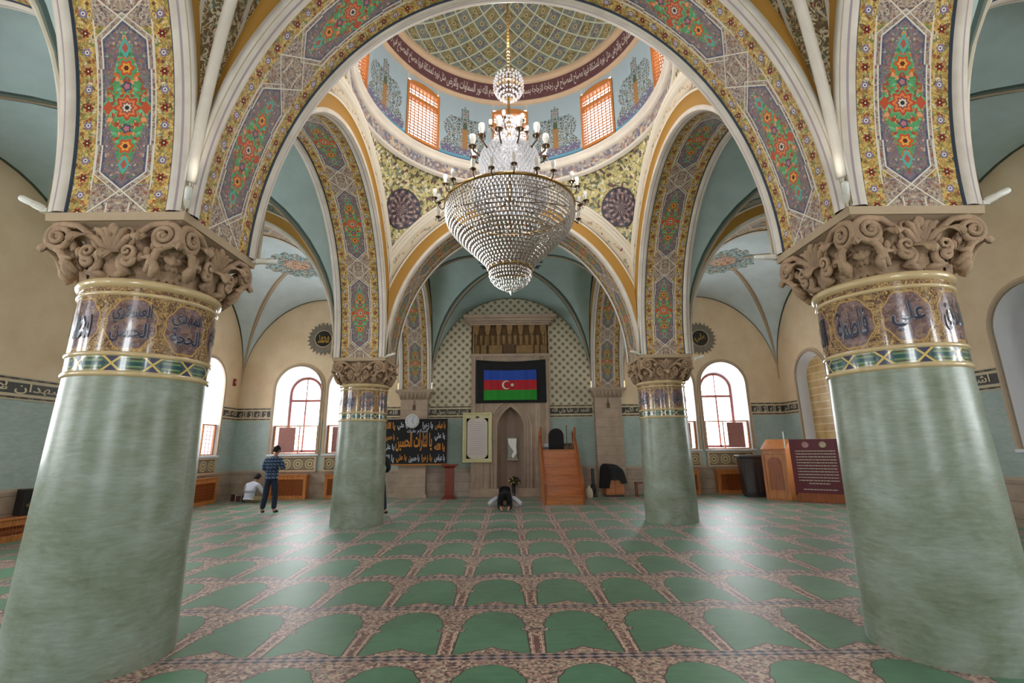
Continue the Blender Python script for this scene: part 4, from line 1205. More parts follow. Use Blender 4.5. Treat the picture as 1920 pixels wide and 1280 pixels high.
stripe(2/3, 1, 'blue_stripe', srgb(24, 72, 176), t); stripe(1/3, 2/3, 'red_stripe', srgb(178, 14, 34), t); stripe(0, 1/3, 'green_stripe', srgb(24, 142, 34), t)
mb = MB(); cx, cz = FX-.14, FZ+FH*.5-.01; P = []
n = 30
for k in range(n+1):
    a = R(38)+(2*pi-R(76))*k/n; P.append((cx+.155*cos(a), cz+.155*sin(a)))
Q = []
for k in range(n+1):
    a = R(52)+(2*pi-R(104))*k/n; Q.append((cx+.035+.125*cos(a), cz+.125*sin(a)))
vs = [(x, -.092, z) for x, z in P+Q]; fs = [(k, k+1, n+2+k, n+1+k) for k in range(n)]
mb.add(vs, fs); mb.build('crescent', M_PAPER, t)
sx_, sz_ = cx+.21, cz; S = [(sx_+(.075 if k % 2 == 0 else .036)*cos(k*pi/8), sz_+(.075 if k % 2 == 0 else .036)*sin(k*pi/8)) for k in range(16)]
MB().add([(x, -.092, z) for x, z in S], [tuple(range(16))]).build('star', M_PAPER, t)
# black calligraphy banner
t = thing('calligraphy_banner', 'black cloth banner with gold and white script left of the mihrab', 'banner', (-3.40, 17.34, 1.13))
BW, BH = 2.26, 1.52
MB().box(-BW/2, BW/2, -.012, .012, 0, BH).build('black_cloth', M_BLACK, t)
M_ORG = material('orange gold thread', color=srgb(214, 138, 48), rough=.6); M_SIL = material('silver blue thread', color=srgb(196, 204, 216), rough=.6)
gold = MB(); silver = MB(); frame_ = MB()
add_text(gold, 'يا لثارات الحسين', lambda u, v: (-.66+u*1.26, -.022, .42+v*.62), offset=.02)
add_text(silver, 'السلام عليك', lambda u, v: (-.28+u*.72, -.022, 1.0+v*.18), offset=.01)
cells = []
for i in range(5): cells.append((-BW/2+.07+i*.44, .04, i))
for j in range(2): cells.append((-BW/2+.07, .40+j*.36, j+1)); cells.append((BW/2-.44, .40+j*.36, j))
for i in (0, 1, 3, 4): cells.append((-BW/2+.07+i*.44, 1.14, i))
wd_ = ['يا الله', 'يا علي', 'يا حسين', 'يا زهرا', 'يا عباس']
for x, z, i in cells:
    add_text(silver if (i % 2 == (0 if z < .3 else 1)) else gold, wd_[i % 5], lambda u, v: (x+u*.36, -.022, z+v*.28), offset=.03)
gold.build('gold_lettering', M_ORG, t); silver.build('silver_lettering', M_SIL, t)
fr = MB()
for k in range(60):
    x = -BW/2+BW*(k+.5)/60; fr.box(x-.012, x+.012, -.008, .008, -.05, 0)
fr.build('fringe', M_ORG, t)
t = thing('wall_clock', 'round white wall clock hung above the black banner', 'clock', (-3.50, 17.30, 2.58))
MB().lathe([(0, 0), (.235, 0), (.25, .02), (.24, .045), (.215, .05)], 40, Matrix.Rotation(pi/2, 4, 'X')).build('clock_case', M_LAMPW, t)
MB().lathe([(0, .036), (.215, .036)], 40, Matrix.Rotation(pi/2, 4, 'X')).build('clock_face', material('clock dial', color=srgb(206, 208, 216), rough=.3), t)
hb = MB()
for k in range(12):
    a = k*pi/6; M_ = Matrix.Rotation(a, 4, 'Y'); hb.box(-.006, .006, -.042, -.038, .165, .20, M_)
hb.build('hour_marks', M_BLACKP, t)
hb = MB().box(-.007, .007, -.046, -.042, -.02, .11, Matrix.Rotation(R(150), 4, 'Y')).box(-.005, .005, -.05, -.046, -.03, .16, Matrix.Rotation(R(20), 4, 'Y'))
hb.build('clock_hands', M_BLACKP, t)
t = thing('framed_calligraphy', 'tall cream framed calligraphy sheet left of the mihrab niche', 'framed sheet', (-1.22, 17.33, 1.15), 0)
fw, fh = 1.02, 1.70
fm = MB().box(-fw/2, fw/2, -.03, .03, 0, .07).box(-fw/2, fw/2, -.03, .03, fh-.07, fh).box(-fw/2, -fw/2+.07, -.03, .03, .07, fh-.07).box(fw/2-.07, fw/2, -.03, .03, .07, fh-.07)
fm.build('picture_frame', mottled('pale gilt frame', srgb(202, 192, 140), .08, 6, .4), t, bevel=.008)
MB().box(-fw/2+.05, fw/2-.05, -.005, .02, .05, fh-.05).build('mount', mottled('cream mount', srgb(206, 200, 158), .05, 6, .5), t)
MB().prism([(-.30, .22), (-.22, .14), (.22, .14), (.30, .22), (.33, .34), (.33, 1.38), (.30, 1.44), (.1, 1.48), (0, 1.53), (-.1, 1.48), (-.30, 1.44), (-.33, 1.38), (-.33, .34)], -.012, 0).build('text_sheet', mottled('lilac paper', srgb(204, 196, 190), .04, 6, .5), t)
dk = MB()
for sx in (-1, 1):
    dk.box(sx*.37-.012, sx*.37+.012, -.012, 0, .16, 1.50)
    for z, dz in ((.13, 1), (1.50, -1)):
        dk.add([(sx*.38, -.014, z), (sx*.22, -.014, z), (sx*.30, -.014, z+dz*.05), (sx*.36, -.014, z+dz*.14)], [(0, 1, 2, 3), (3, 2, 1, 0)])
dk.prism([(-.09, 1.53), (0, 1.50), (.09, 1.53), (0, 1.59)], -.014, 0)
dk.build('corner_ornament', material('dark green ornament', color=srgb(60, 66, 36), rough=.6), t)
tx = MB(); random.seed(3)
for k in range(16):
    z = 1.36-k*.072; x = -.27
    while x < .25:
        w = random.uniform(.04, .10); tx.box(x, min(.27, x+w), -.0155, -.013, z-.009, z+.009); x += w+.015
tx.build('text_lines', material('faded mauve ink', color=srgb(176, 160, 170), rough=.6), t)

# ================================================================ FURNITURE
# minbar
t = thing('minbar', 'orange wooden stepped pulpit with black rounded back right of the mihrab', 'minbar', (1.50, 14.90, 0))
NS, RI, RU, HW = 6, .26, .27, .535
for i in range(NS):
    MB().box(-HW, HW, i*RU, i*RU+.03, i*RI, (i+1)*RI-.03).build('riser', M_WOODX, t)
    MB().box(-HW-.0, HW+.0, i*RU-.025, (i+1)*RU+.02 if i < NS-1 else NS*RU+.55, (i+1)*RI-.03, (i+1)*RI).build('tread', M_WOODX, t, bevel=.008)
for sx in (-1, 1):
    poly = [(-.0, 0), (2.16, 0), (2.16, 1.76), (1.55, 1.76), (0.0, .32)]
    M_ = Matrix.Translation((sx*(HW+.03), 0, 0)) @ Matrix.Rotation(pi/2, 4, 'Z')
    MB().prism(poly, -.03, .03, M_).build('side_panel', M_WOOD, t, bevel=.006)
    rail = MB().tube([(sx*(HW+.03), 0, .55), (sx*(HW+.03), .1, .62), (sx*(HW+.03), 1.5, 2.0), (sx*(HW+.03), 2.1, 2.0)], .03, 8)
    for yy, z0, z1 in ((.0, 0, .62), (1.5, 1.6, 2.26), (2.1, 1.6, 2.14)):
        rail.lathe([(.03, z0), (.032, z1-.1), (.045, z1-.06), (.03, z1), (0, z1+.05)], 10, Matrix.Translation((sx*(HW+.03), yy, 0)))
    rail.build('handrail', M_WOODD, t)
bk = [(-.26, 1.56)]+[(.26, 1.56)]+[(.26*cos(pi*k/16), 2.0+.26*sin(pi*k/16)) for k in range(17)]
MB().prism(bk, 2.05, 2.15).build('backrest', M_BLACK, t, bevel=.01)
MB().box(-HW, HW, 2.08, 2.14, 1.56, 1.76).build('back_board', M_WOODK, t)
MB().box(.33, .36, 1.9, 1.93, 1.56, 2.36).box(.24, .40, 1.88, 1.95, 1.56, 1.66).build('microphone_post', M_BRONZE, t)
# lectern
t = thing('lectern', 'red brown pedestal lectern below the right end of the black banner', 'lectern', (-2.13, 17.05, 0))
MB().box(-.24, .24, -.20, .20, 0, .05).box(-.19, .19, -.16, .16, .05, .10).build('base', M_WOODR, t, bevel=.01)
MB().taper(.10, .15, .10, 1.0, .14, .10).build('pedestal', M_WOODR, t, bevel=.01)
MB().taper(1.0, .15, .12, 1.06, .26, .20).box(-.27, .27, -.21, .21, 1.06, 1.12).build('desk_top', M_WOODR, t, bevel=.008)
# covered box
t = thing('wooden_box', 'small light wooden cupboard half covered by black cloth', 'cupboard', (3.42, 17.15, 0))
MB().box(-.31, .31, -.18, .18, .06, .66).build('carcass', M_WOOD, t, bevel=.01)
for sx in (-1, 1): MB().box(sx*.155-.145, sx*.155+.145, -.20, -.18, .09, .60).build('door', M_WOODX, t, bevel=.01)
MB().box(-.29, .29, -.15, .15, 0, .06).build('plinth', M_WOODK, t)
mb = MB()
def dr(u, v):
    a = 2*pi*u; s = v; top = (1-s)
    rx, ry = .47*(s**.55), .30*(s**.55); x, y = rx*cos(a), ry*sin(a)
    sq = 1+.08*sin(a*6)*s
    z = .70+.36*(1-s**2.2)*(1-.35*cos(a)*s)-max(0, s-.72)*(1.5 if cos(a) < -.3 else 1.0 if cos(a) > .5 else .55)
    return (x*sq-.08*(1-s), y*sq, z)
mb.grid(dr, 48, 16)
tag(mb.build('draped_cloth', M_BLACK, None, loc=(3.40, 17.15, 0)), 'black cloth humped over the small wooden cupboard', 'cloth')
# stool
t = thing('stool', 'small brown wooden stool beside the far right column', 'stool', (4.28, 17.0, 0))
MB().box(-.17, .17, -.15, .15, .42, .46).build('seat', M_WOODR, t, bevel=.01)
for sx in (-1, 1):
    for sy in (-1, 1): MB().box(sx*.14-.02, sx*.14+.02, sy*.12-.02, sy*.12+.02, 0, .42).build('leg', M_WOODR, t)
# tall dark stand and white bag beside minbar
t = thing('microphone_stand', 'thin dark upright stand between minbar and covered cupboard', 'stand', (2.72, 17.15, 0))
MB().lathe([(0, 0), (.14, 0), (.14, .02), (.03, .04)], 16).build('base', M_BLACKP, t)
MB().box(-.05, .05, -.03, .03, .03, .92).build('post', M_BLACKP, t, bevel=.01)
MB().lathe([(.06, .08), (.085, .2), (.07, .40), (0, .42)], 12).build('canister', M_BLACKP, t)
t = thing('plastic_bag', 'little white bag on the carpet right of the minbar', 'bag', (2.5, 16.7, 0))
mb = MB()
def bag(u, v):
    a = 2*pi*u; r = [.09, .12, .13, .12, .09, .04, .05][round(v*6)]*(1+.1*sin(a*5)); return (r*cos(a), r*.7*sin(a), [0, .03, .12, .22, .3, .34, .4][round(v*6)])
mb.grid(bag, 20, 6).build('bag_body', M_PAPER, t)

# radiator covers, painted panels and lattice screens under the windows
def radiator(x, y, rz, w, label, h=.82):
    t = thing('radiator_cover', label, 'radiator cover', (x, y, 0), rz, 'wooden radiator covers under the windows')
    d = .26
    f = MB().box(-w/2, -w/2+.1, -d, 0, 0, h-.05).box(w/2-.1, w/2, -d, 0, 0, h-.05).box(-w/2+.1, w/2-.1, -d, -d+.04, 0, .12).box(-w/2+.1, w/2-.1, -d, -d+.04, h-.17, h-.05)
    f.build('frame', M_WOOD, t, bevel=.006)
    MB().box(-w/2-.03, w/2+.03, -d-.03, 0, h-.05, h).build('top_board', M_WOOD, t, bevel=.01)
    MB().box(-w/2+.1, w/2-.1, -d+.05, -d+.06, .12, h-.17).build('grille_back', M_WOODD, t)
    g = MB(); n = int(w*14)
    for k in range(n):
        xx = -w/2+.1+(w-.2)*(k+.5)/n; g.box(xx-.012, xx+.012, -d+.02, -d+.035, .12, h-.17)
    for k in range(5):
        z = .16+k*(h-.38)/5; g.box(-w/2+.1, w/2-.1, -d+.012, -d+.022, z-.008, z+.008)
    g.build('grille', M_WOODD, t)
    return t
def m_pan(n):
    o, x, y, z = n.coords('obj'); z = z-.0; yy = z; ax = x.per(.42).abs()
    r = (ax*ax+yy*yy).sqrt(); col = n.mix(r.line(.17), srgb(132, 112, 88), srgb(190, 174, 128)); col = n.mix(r.lt(.13), col, srgb(120, 108, 84)); col = n.mix(r.lt(.09), col, srgb(196, 180, 136)); col = n.mix(r.lt(.045), col, srgb(126, 84, 56))
    col = n.mix(yy.abs().gt(.17), col, srgb(92, 78, 62)); return col
M_PAN = material('painted scroll panel', m_pan, rough=.5)
def panel(x, y, rz, label):
    t = thing('painted_panel', label, 'painted panel', (x, y, 1.16), rz, 'painted panels under the windows')
    MB().box(-.78, .78, -.03, 0, -.20, .20).build('panel_board', M_PAN, t)
    f = MB().box(-.86, .86, -.055, 0, .20, .26).box(-.86, .86, -.055, 0, -.27, -.20).box(-.86, -.78, -.055, 0, -.20, .20).box(.78, .86, -.055, 0, -.20, .20)
    f.build('panel_frame', M_TAN, t, bevel=.008); return t
def screen(x, y, rz, label, side):
    t = thing('lattice_screen', label, 'screen', (x, y, WZ0), rz, 'low wooden screens in the window openings')
    h = 1.0; f = MB()
    for xx in (-.80, .74): f.box(xx, xx+.06, .06, .12, 0, h)
    f.box(-.80, .80, .06, .12, h-.04, h).box(-.80, .80, .06, .12, 0, .04).box(side*.12-.02, side*.12+.02, .06, .12, .04, h-.04)
    f.build('screen_frame', M_FRAMEO, t, bevel=.005)
    x0, x1 = sorted((-side*.74, side*.10)) if side > 0 else sorted((.74, -.10))
    g = MB().box(x0*.0-.62 if side > 0 else .02, -.02 if side > 0 else .62, .08, .095, .05, h-.06)
    g.build('solid_panel', mottled('pinkish brown lattice', srgb(168, 112, 100), .15, 30, .5), t)
    l = MB()
    for k in range(9): xx = -.74+k*.185; l.box(xx-.006, xx+.006, .084, .096, .04, h-.04)
    for k in range(7): z = .12+k*.13; l.box(-.74, .74, .084, .096, z-.006, z+.006)
    l.build('lattice', M_FRAME, t)
    return t
spots = [(-7.79, 'left wall corner'), (-5.86, 'far left column'), (5.86, 'far right column'), (7.79, 'dark cabinet')]
for i, (x, nm) in enumerate(spots):
    radiator(x+(0 if abs(x) > 7 else 0), YB, 0, 1.30, 'wooden radiator cover on the far wall nearest the %s' % nm)
    panel(x, YB, 0, 'scroll painted panel under far wall window nearest the %s' % nm)
    screen(x, YB, 0, 'low reddish lattice screen in far wall window nearest the %s' % nm, 1 if x < 0 else -1)
radiator(-XW, 15.9, pi/2, 1.5, 'wooden radiator cover on left wall beside its corner window')
panel(-XW, 15.9, pi/2, 'scroll painted panel under the left wall window')
screen(-XW, 15.9, pi/2, 'low orange screen in the left wall window', 1)
radiator(-XW, 9.60, pi/2, 1.75, 'low orange wooden bench cover at left edge by the nearest left column', .45)
# black loudspeaker
t = thing('loudspeaker', 'black box loudspeaker standing on wooden cover at left edge of view', 'speaker', (-9.78, 10.30, .45), R(75))
MB().box(-.14, .14, -.12, .12, 0, .50).build('cabinet', M_BLACKP, t, bevel=.01)
MB().lathe([(.09, 0), (.085, .02), (.02, .03), (0, .03)], 20, Matrix.Translation((0, -.122, .18)) @ Matrix.Rotation(pi/2, 4, 'X')).build('speaker_cone', M_BRONZE, t)
t = thing('fire_alarm', 'small red fire alarm box high on left wall by the corner', 'alarm', (-XW+.0, 17.30, 3.88), pi/2)
MB().box(-.06, .06, -.06, 0, 0, .26).build('alarm_box', M_RED, t, bevel=.01)
MB().box(-.03, .03, -.07, -.06, .10, .16).build('call_point', M_PAPER, t)

# dark cabinet, wooden desk, sign board on the right
t = thing('dark_cabinet', 'near black wooden cabinet standing under the right far window', 'cabinet', (7.92, 16.50, 0), R(-12))
MB().taper(.06, .38, .26, 1.22, .43, .30).build('body', M_WOODK, t, bevel=.015)
MB().box(-.50, .50, -.36, .36, 1.22, 1.30).build('top', M_WOODK, t, bevel=.015)
MB().box(-.34, .34, -.24, .24, 0, .06).build('plinth', M_WOODK, t)
for sx in (-1, 1): MB().box(sx*.19-.17, sx*.19+.17, -.31, -.285, .14, 1.10).build('door', M_WOODK, t, bevel=.01)
AD = -atan2(.51, .45)
t = thing('kiosk_desk', 'ochre wooden kiosk with arched panel and sloping top beside the red notice board', 'kiosk', (8.02, 15.34, 0), AD)
MB().box(-.36, .36, 0, .5, 0, 1.50).build('body', M_WOOD, t, bevel=.012)
ap = [(-.20, .30), (.20, .30)]+[(.20*cos(pi*k/16), 1.06+.20*sin(pi*k/16)) for k in range(17)]
MB().prism(ap, -.02, .02).build('arched_panel', M_WOODD, t, bevel=.008)
MB().box(-.34, .34, -.03, .01, 1.34, 1.46).box(-.36, -.28, -.025, .01, .05, 1.34).box(.28, .36, -.025, .01, .05, 1.34).box(-.28, .28, -.025, .01, .05, .24).build('carved_trim', M_WOOD, t, bevel=.01)
M_ = Matrix.Rotation(pi/2, 4, 'Z')
MB().prism([(-.05, 1.50), (.5, 1.50), (.5, 1.80)], -.36, .36, M_).build('sloping_top', M_WOOD, t, bevel=.008)
MB().box(.33, .36, .0, .03, 1.5, 2.02).build('corner_post', M_LAMPW, t)
AS = -atan2(.78, 1.0)
t = thing('notice_board', 'burgundy notice board with rows of white text and two round emblems', 'notice board', (8.83, 14.56, 0), AS)
MB().box(-.64, .64, .03, .22, 0, .26).build('wooden_base', M_WOODD, t, bevel=.01)
BD = MB().box(-.63, .63, 0, .03, .26, 1.78).build('board', mottled('burgundy print', srgb(104, 20, 38), .15, 3, .35), t)
MB().tube([(.62, .02, .2), (.64, .03, 2.02)], .02, 8).tube([(-.62, .02, .2), (-.63, .03, 1.80)], .018, 8).build('upright', M_WOODK, t)
MB().lathe([(0, 0), (.09, 0), (.09, .006)], 28, Matrix.Translation((-.22, -.001, 1.62)) @ Matrix.Rotation(pi/2, 4, 'X')).build('round_emblem', mottled('pinkish emblem', srgb(206, 150, 150), .1, 20, .4), t)
MB().lathe([(0, 0), (.09, 0), (.09, .006)], 28, Matrix.Translation((.22, -.001, 1.62)) @ Matrix.Rotation(pi/2, 4, 'X')).build('round_emblem', mottled('cream emblem', srgb(214, 200, 170), .1, 20, .4), t)
tx = MB(); random.seed(11)
for k in range(14):
    z = 1.44-k*.083
    if k == 12: continue
    hwid = .50 if k < 11 else (.26 if k == 11 else .42)
    x = -hwid
    while x < hwid:
        w = random.uniform(.02, .09); x2 = min(hwid, x+w)
        tx.box(x, x2, -.004, 0, z-.012, z+.012); x = x2+.014
tx.build('text_rows', M_PAPER, t)

# ================================================================ CHANDELIER
CHX, CHY = -.05, YM
t = ch = thing('chandelier', 'huge crystal basket chandelier hanging from the dome', 'chandelier', (CHX, CHY, 0))
MB().tube([(0, 0, 13.58), (0, 0, 8.6)], .022, 8).build('gilt_rod', M_BRASS, t)
lk = MB()
for k in range(60): lk.sphere((0, 0, 8.65+k*.082), .032, 6, 4)
lk.build('rod_beads', M_BRASS, t)
def gem_ring(r, z, n, rx, rz, name='crystal_ring', par=None, ph=0, mat=None):
    mb = MB()
    for k in range(n):
        a = 2*pi*(k+ph)/n; mb.gem((r*cos(a), r*sin(a), z), rx, rz)
    return mb.build(name, mat or M_CRYS, par or t)
def hoop(r, z, th, mat=M_BRASS, name='hoop', n=64):
    return MB().tube([(r*cos(2*pi*k/n), r*sin(2*pi*k/n), z) for k in range(n)], th, 6, closed=True).build(name, mat, t)
# basket: rings of drops between thin brass hoops
prof = [(1.16, 5.86), (1.165, 5.72), (1.13, 5.58), (1.04, 5.44), (.93, 5.31), (.81, 5.18), (.68, 5.06), (.57, 4.95), (.47, 4.84), (.39, 4.74)]
def pr(tt):
    f = tt*(len(prof)-1); i = min(int(f), len(prof)-2); f -= i; return prof[i][0]*(1-f)+prof[i+1][0]*f, prof[i][1]*(1-f)+prof[i+1][1]*f
NR = 22
for k in range(NR):
    r, z = pr(k/(NR-1)); n = max(36, int(2*pi*r/.066)); gem_ring(r, z, n, .027, .038, ph=(k % 2)*.5)
hp = MB()
for k in range(NR):
    r, z = pr(min(1, (k+.5)/(NR-1))); r -= .03
    hp.tube([(r*cos(2*pi*j/56), r*sin(2*pi*j/56), z) for j in range(56)], .009, 4, closed=True)
for j in range(16):
    a = 2*pi*j/16; hp.tube([((pr(q/12)[0]-.035)*cos(a), (pr(q/12)[0]-.035)*sin(a), pr(q/12)[1]) for q in range(13)], .007, 4)
hp.build('basket_frame', mottled('antique brass', srgb(120, 100, 80), .1, 9, .5), t)
hoop(1.17, 5.90, .028, name='rim_hoop'); hoop(.385, 4.70, .022, name='lower_hoop', n=40)
for r, z in ((.37, 4.64), (.37, 4.58), (.345, 4.52), (.30, 4.46), (.24, 4.41), (.17, 4.37), (.09, 4.33)):
    gem_ring(r, z, max(14, int(2*pi*r/.05)), .02, .034)
MB().gem((0, 0, 4.30), .04, .08).build('bottom_drop', M_CRYS, t)
gem_ring(.40, 4.72, 20, .022, .05, 'gilt_crown_ring')
# candles with arms round the rim
def candle(r, z, ang, arm0, hh=.17, s=1.0):
    M_ = Matrix.Rotation(ang, 4, 'Z')
    a = MB().tube([(arm0[0], 0, arm0[1]), ((arm0[0]+r)/2, 0, arm0[1]-.07), (r-.02, 0, z-.09), (r, 0, z-.02)], .011*s, 6, M_)
    a.lathe([(.0, z-.03), (.05*s, z-.01), (.055*s, z+.005), (.02*s, z+.005)], 12, M_ @ Matrix.Translation((r, 0, 0)))
    a = a.build('candle_arm', M_BRONZE, t)
    MB().lathe([(.026*s, z), (.026*s, z+hh*.45), (.034*s, z+hh*.5), (.04*s, z+hh*.75), (.036*s, z+hh)], 12, M_ @ Matrix.Translation((r, 0, 0))).build('candle_shade', M_BULB, a)
    g = MB()
    for k in range(5): g.gem(((r+.05*s*cos(k*1.26)), .05*s*sin(k*1.26), z-.05), .012, .05, M_)
    g.build('candle_drops', M_CRYS, a)
for k in range(24): candle(1.38 if k % 2 else 1.30, 5.88 if k % 2 else 5.98, 2*pi*k/24+.05, (1.16, 5.92))
for k in range(12): candle(.70, 7.06, 2*pi*(k+.5)/12, (.40, 6.95), .24, 1.5)
for k in range(6): candle(.36, 7.55, 2*pi*(k+.25)/6, (.12, 7.45), .14, .9)
# cascade of drops above the basket
for k in range(15):
    f = k/14; z = 6.02+f*.98; r = .66-.18*f+.04*sin(f*9); gem_ring(r, z, 46, .040, .085, 'crystal_tier', mat=M_CRYSW, ph=(k % 2)*.5)
for k in range(8):
    f = k/7; z = 7.05+f*.7; r = .36-.26*f+.04*sin(f*8); gem_ring(r, z, 22, .022, .06, 'crystal_tier', mat=M_CRYSW, ph=(k % 2)*.5)
for k in range(6):
    f = k/5; gem_ring(1.1-.48*f, 5.98+.25*f*f, 56, .02, .05, 'crystal_tier', mat=M_CRYSW, ph=(k % 2)*.5)
MB().lathe([(.03, 6.0), (.05, 6.4), (.10, 6.5), (.05, 6.6), (.04, 7.0), (.12, 7.06), (.05, 7.2), (.03, 7.5), (.07, 7.6), (.03, 7.8), (.022, 8.7)], 16).build('central_stem', M_BRASS, t)
hoop(.42, 6.98, .018, name='upper_hoop', n=40); hoop(.64, 6.04, .018, name='middle_hoop', n=48)
st = MB()
for k in range(8):
    a = k*pi/4; c, s = cos(a), sin(a)
    st.tube([(1.15*c, 1.15*s, 5.9), (.7*c, .7*s, 6.0), (.05*c, .05*s, 6.02)], .012, 5)
    st.tube([(.42*c, .42*s, 6.98), (.05*c, .05*s, 7.0)], .01, 5)
st.build('spokes', M_BRONZE, t)
# small crown of beads high on the rod
hoop(.27, 8.44, .02, name='crown_hoop', n=40)
for z, r, n in ((8.44, .28, 26), (8.52, .285, 26), (8.60, .28, 26), (8.36, .24, 22), (8.30, .18, 18), (8.25, .11, 12), (8.70, .25, 20)): gem_ring(r, z, n, .026, .05, 'crown_ring', mat=M_CRYSW)
st = MB()
for k in range(8):
    a = k*pi/4; st.tube([(.27*cos(a), .27*sin(a), 8.46), (.2*cos(a), .2*sin(a), 8.70), (0, 0, 8.82)], .009, 5)
    st.tube([(.27*cos(a), .27*sin(a), 8.44), (0, 0, 8.40)], .008, 5)
st.build('crown_frame', M_BRONZE, t)

# ================================================================ CAPITAL SPOTS AND ADDED FILL LIGHTS
def lamp(kind, loc, power, color, size=.1, to=None, spot=1.2):  # makes both the capital spots and the added fill points
    l = bpy.data.lights.new('spot_or_fill_light', kind); l.energy = power; l.color = color
    if kind == 'SPOT': l.spot_size = spot; l.spot_blend = .8
    l.shadow_soft_size = size
    o = bpy.data.objects.new('spot_or_fill_light', l); COL.objects.link(o); o.location = loc
    if to: o.rotation_euler = (Vector(to)-Vector(loc)).to_track_quat('-Z', 'Y').to_euler()
    return o
WARM = (1, .93, .82)
for k in range(4): lamp('POINT', (CHX+.95*cos(k*pi/2), CHY+.95*sin(k*pi/2), 7.5), 11, (1, .96, .9), .12)  # added fill round the unlit chandelier, brightens dome and pendentives
lamp('POINT', (CHX, CHY, 9.4), 45, (1, .96, .9), .2)  # added fill above the chandelier, no fitting here
for k in range(4):
    a = pi/4+k*pi/2
    lamp('POINT', (CHX+1.6*cos(a), CHY+1.6*sin(a), 6.3), 6, (1, .96, .9), .12)  # added fill outside the candle ring, not a candle
for sx in (-1, 1):
    lamp('SPOT', (sx*2.85, 3.85, HS+.2), 8, WARM, .06, (0, 2.2, 8), 2.2)
    lamp('SPOT', (sx*4.3, 3.85, HS+.2), 14, WARM, .06, (sx*7, 2.5, 8), 2.2)

# ================================================================ PEOPLE
def skin_mesh(name, J, E, mat, parent, root, sub=2, smooth=True):
    """J: {name: (x, y, z, r)}; one continuous surface grown over the joints"""
    names = list(J); idx = {n: i for i, n in enumerate(names)}
    me = bpy.data.meshes.new(name); me.from_pydata([J[n][:3] for n in names], [(idx[a], idx[b]) for a, b in E], [])
    o = bpy.data.objects.new(name, me); COL.objects.link(o)
    m = o.modifiers.new('skin', 'SKIN'); m.use_smooth_shade = True; m.branch_smoothing = .6
    sk = me.skin_vertices[0].data if me.skin_vertices else None
    if sk is None:
        me.skin_vertices.new() if hasattr(me.skin_vertices, 'new') else None; sk = me.skin_vertices[0].data
    for i, n in enumerate(names):
        r = J[n][3]; sk[i].radius = (r if isinstance(r, (tuple, list)) else (r, r)); sk[i].use_root = (n == root)
    s = o.modifiers.new('sub', 'SUBSURF'); s.levels = sub; s.render_levels = sub
    if name != 'body':
        q = o.modifiers.new('soft', 'SMOOTH'); q.factor = .5; q.iterations = 7
    bpy.context.view_layer.update()
    nm = bpy.data.meshes.new_from_object(o.evaluated_get(bpy.context.evaluated_depsgraph_get()))
    bpy.data.objects.remove(o); bpy.data.meshes.remove(me)
    nm.name = name; nm.materials.clear(); nm.materials.append(mat)
    nm.polygons.foreach_set('use_smooth', [True]*len(nm.polygons))
    q = bpy.data.objects.new(name, nm); COL.objects.link(q)
    if parent: q.parent = parent
    return q
def V3(*a): return Vector(a)
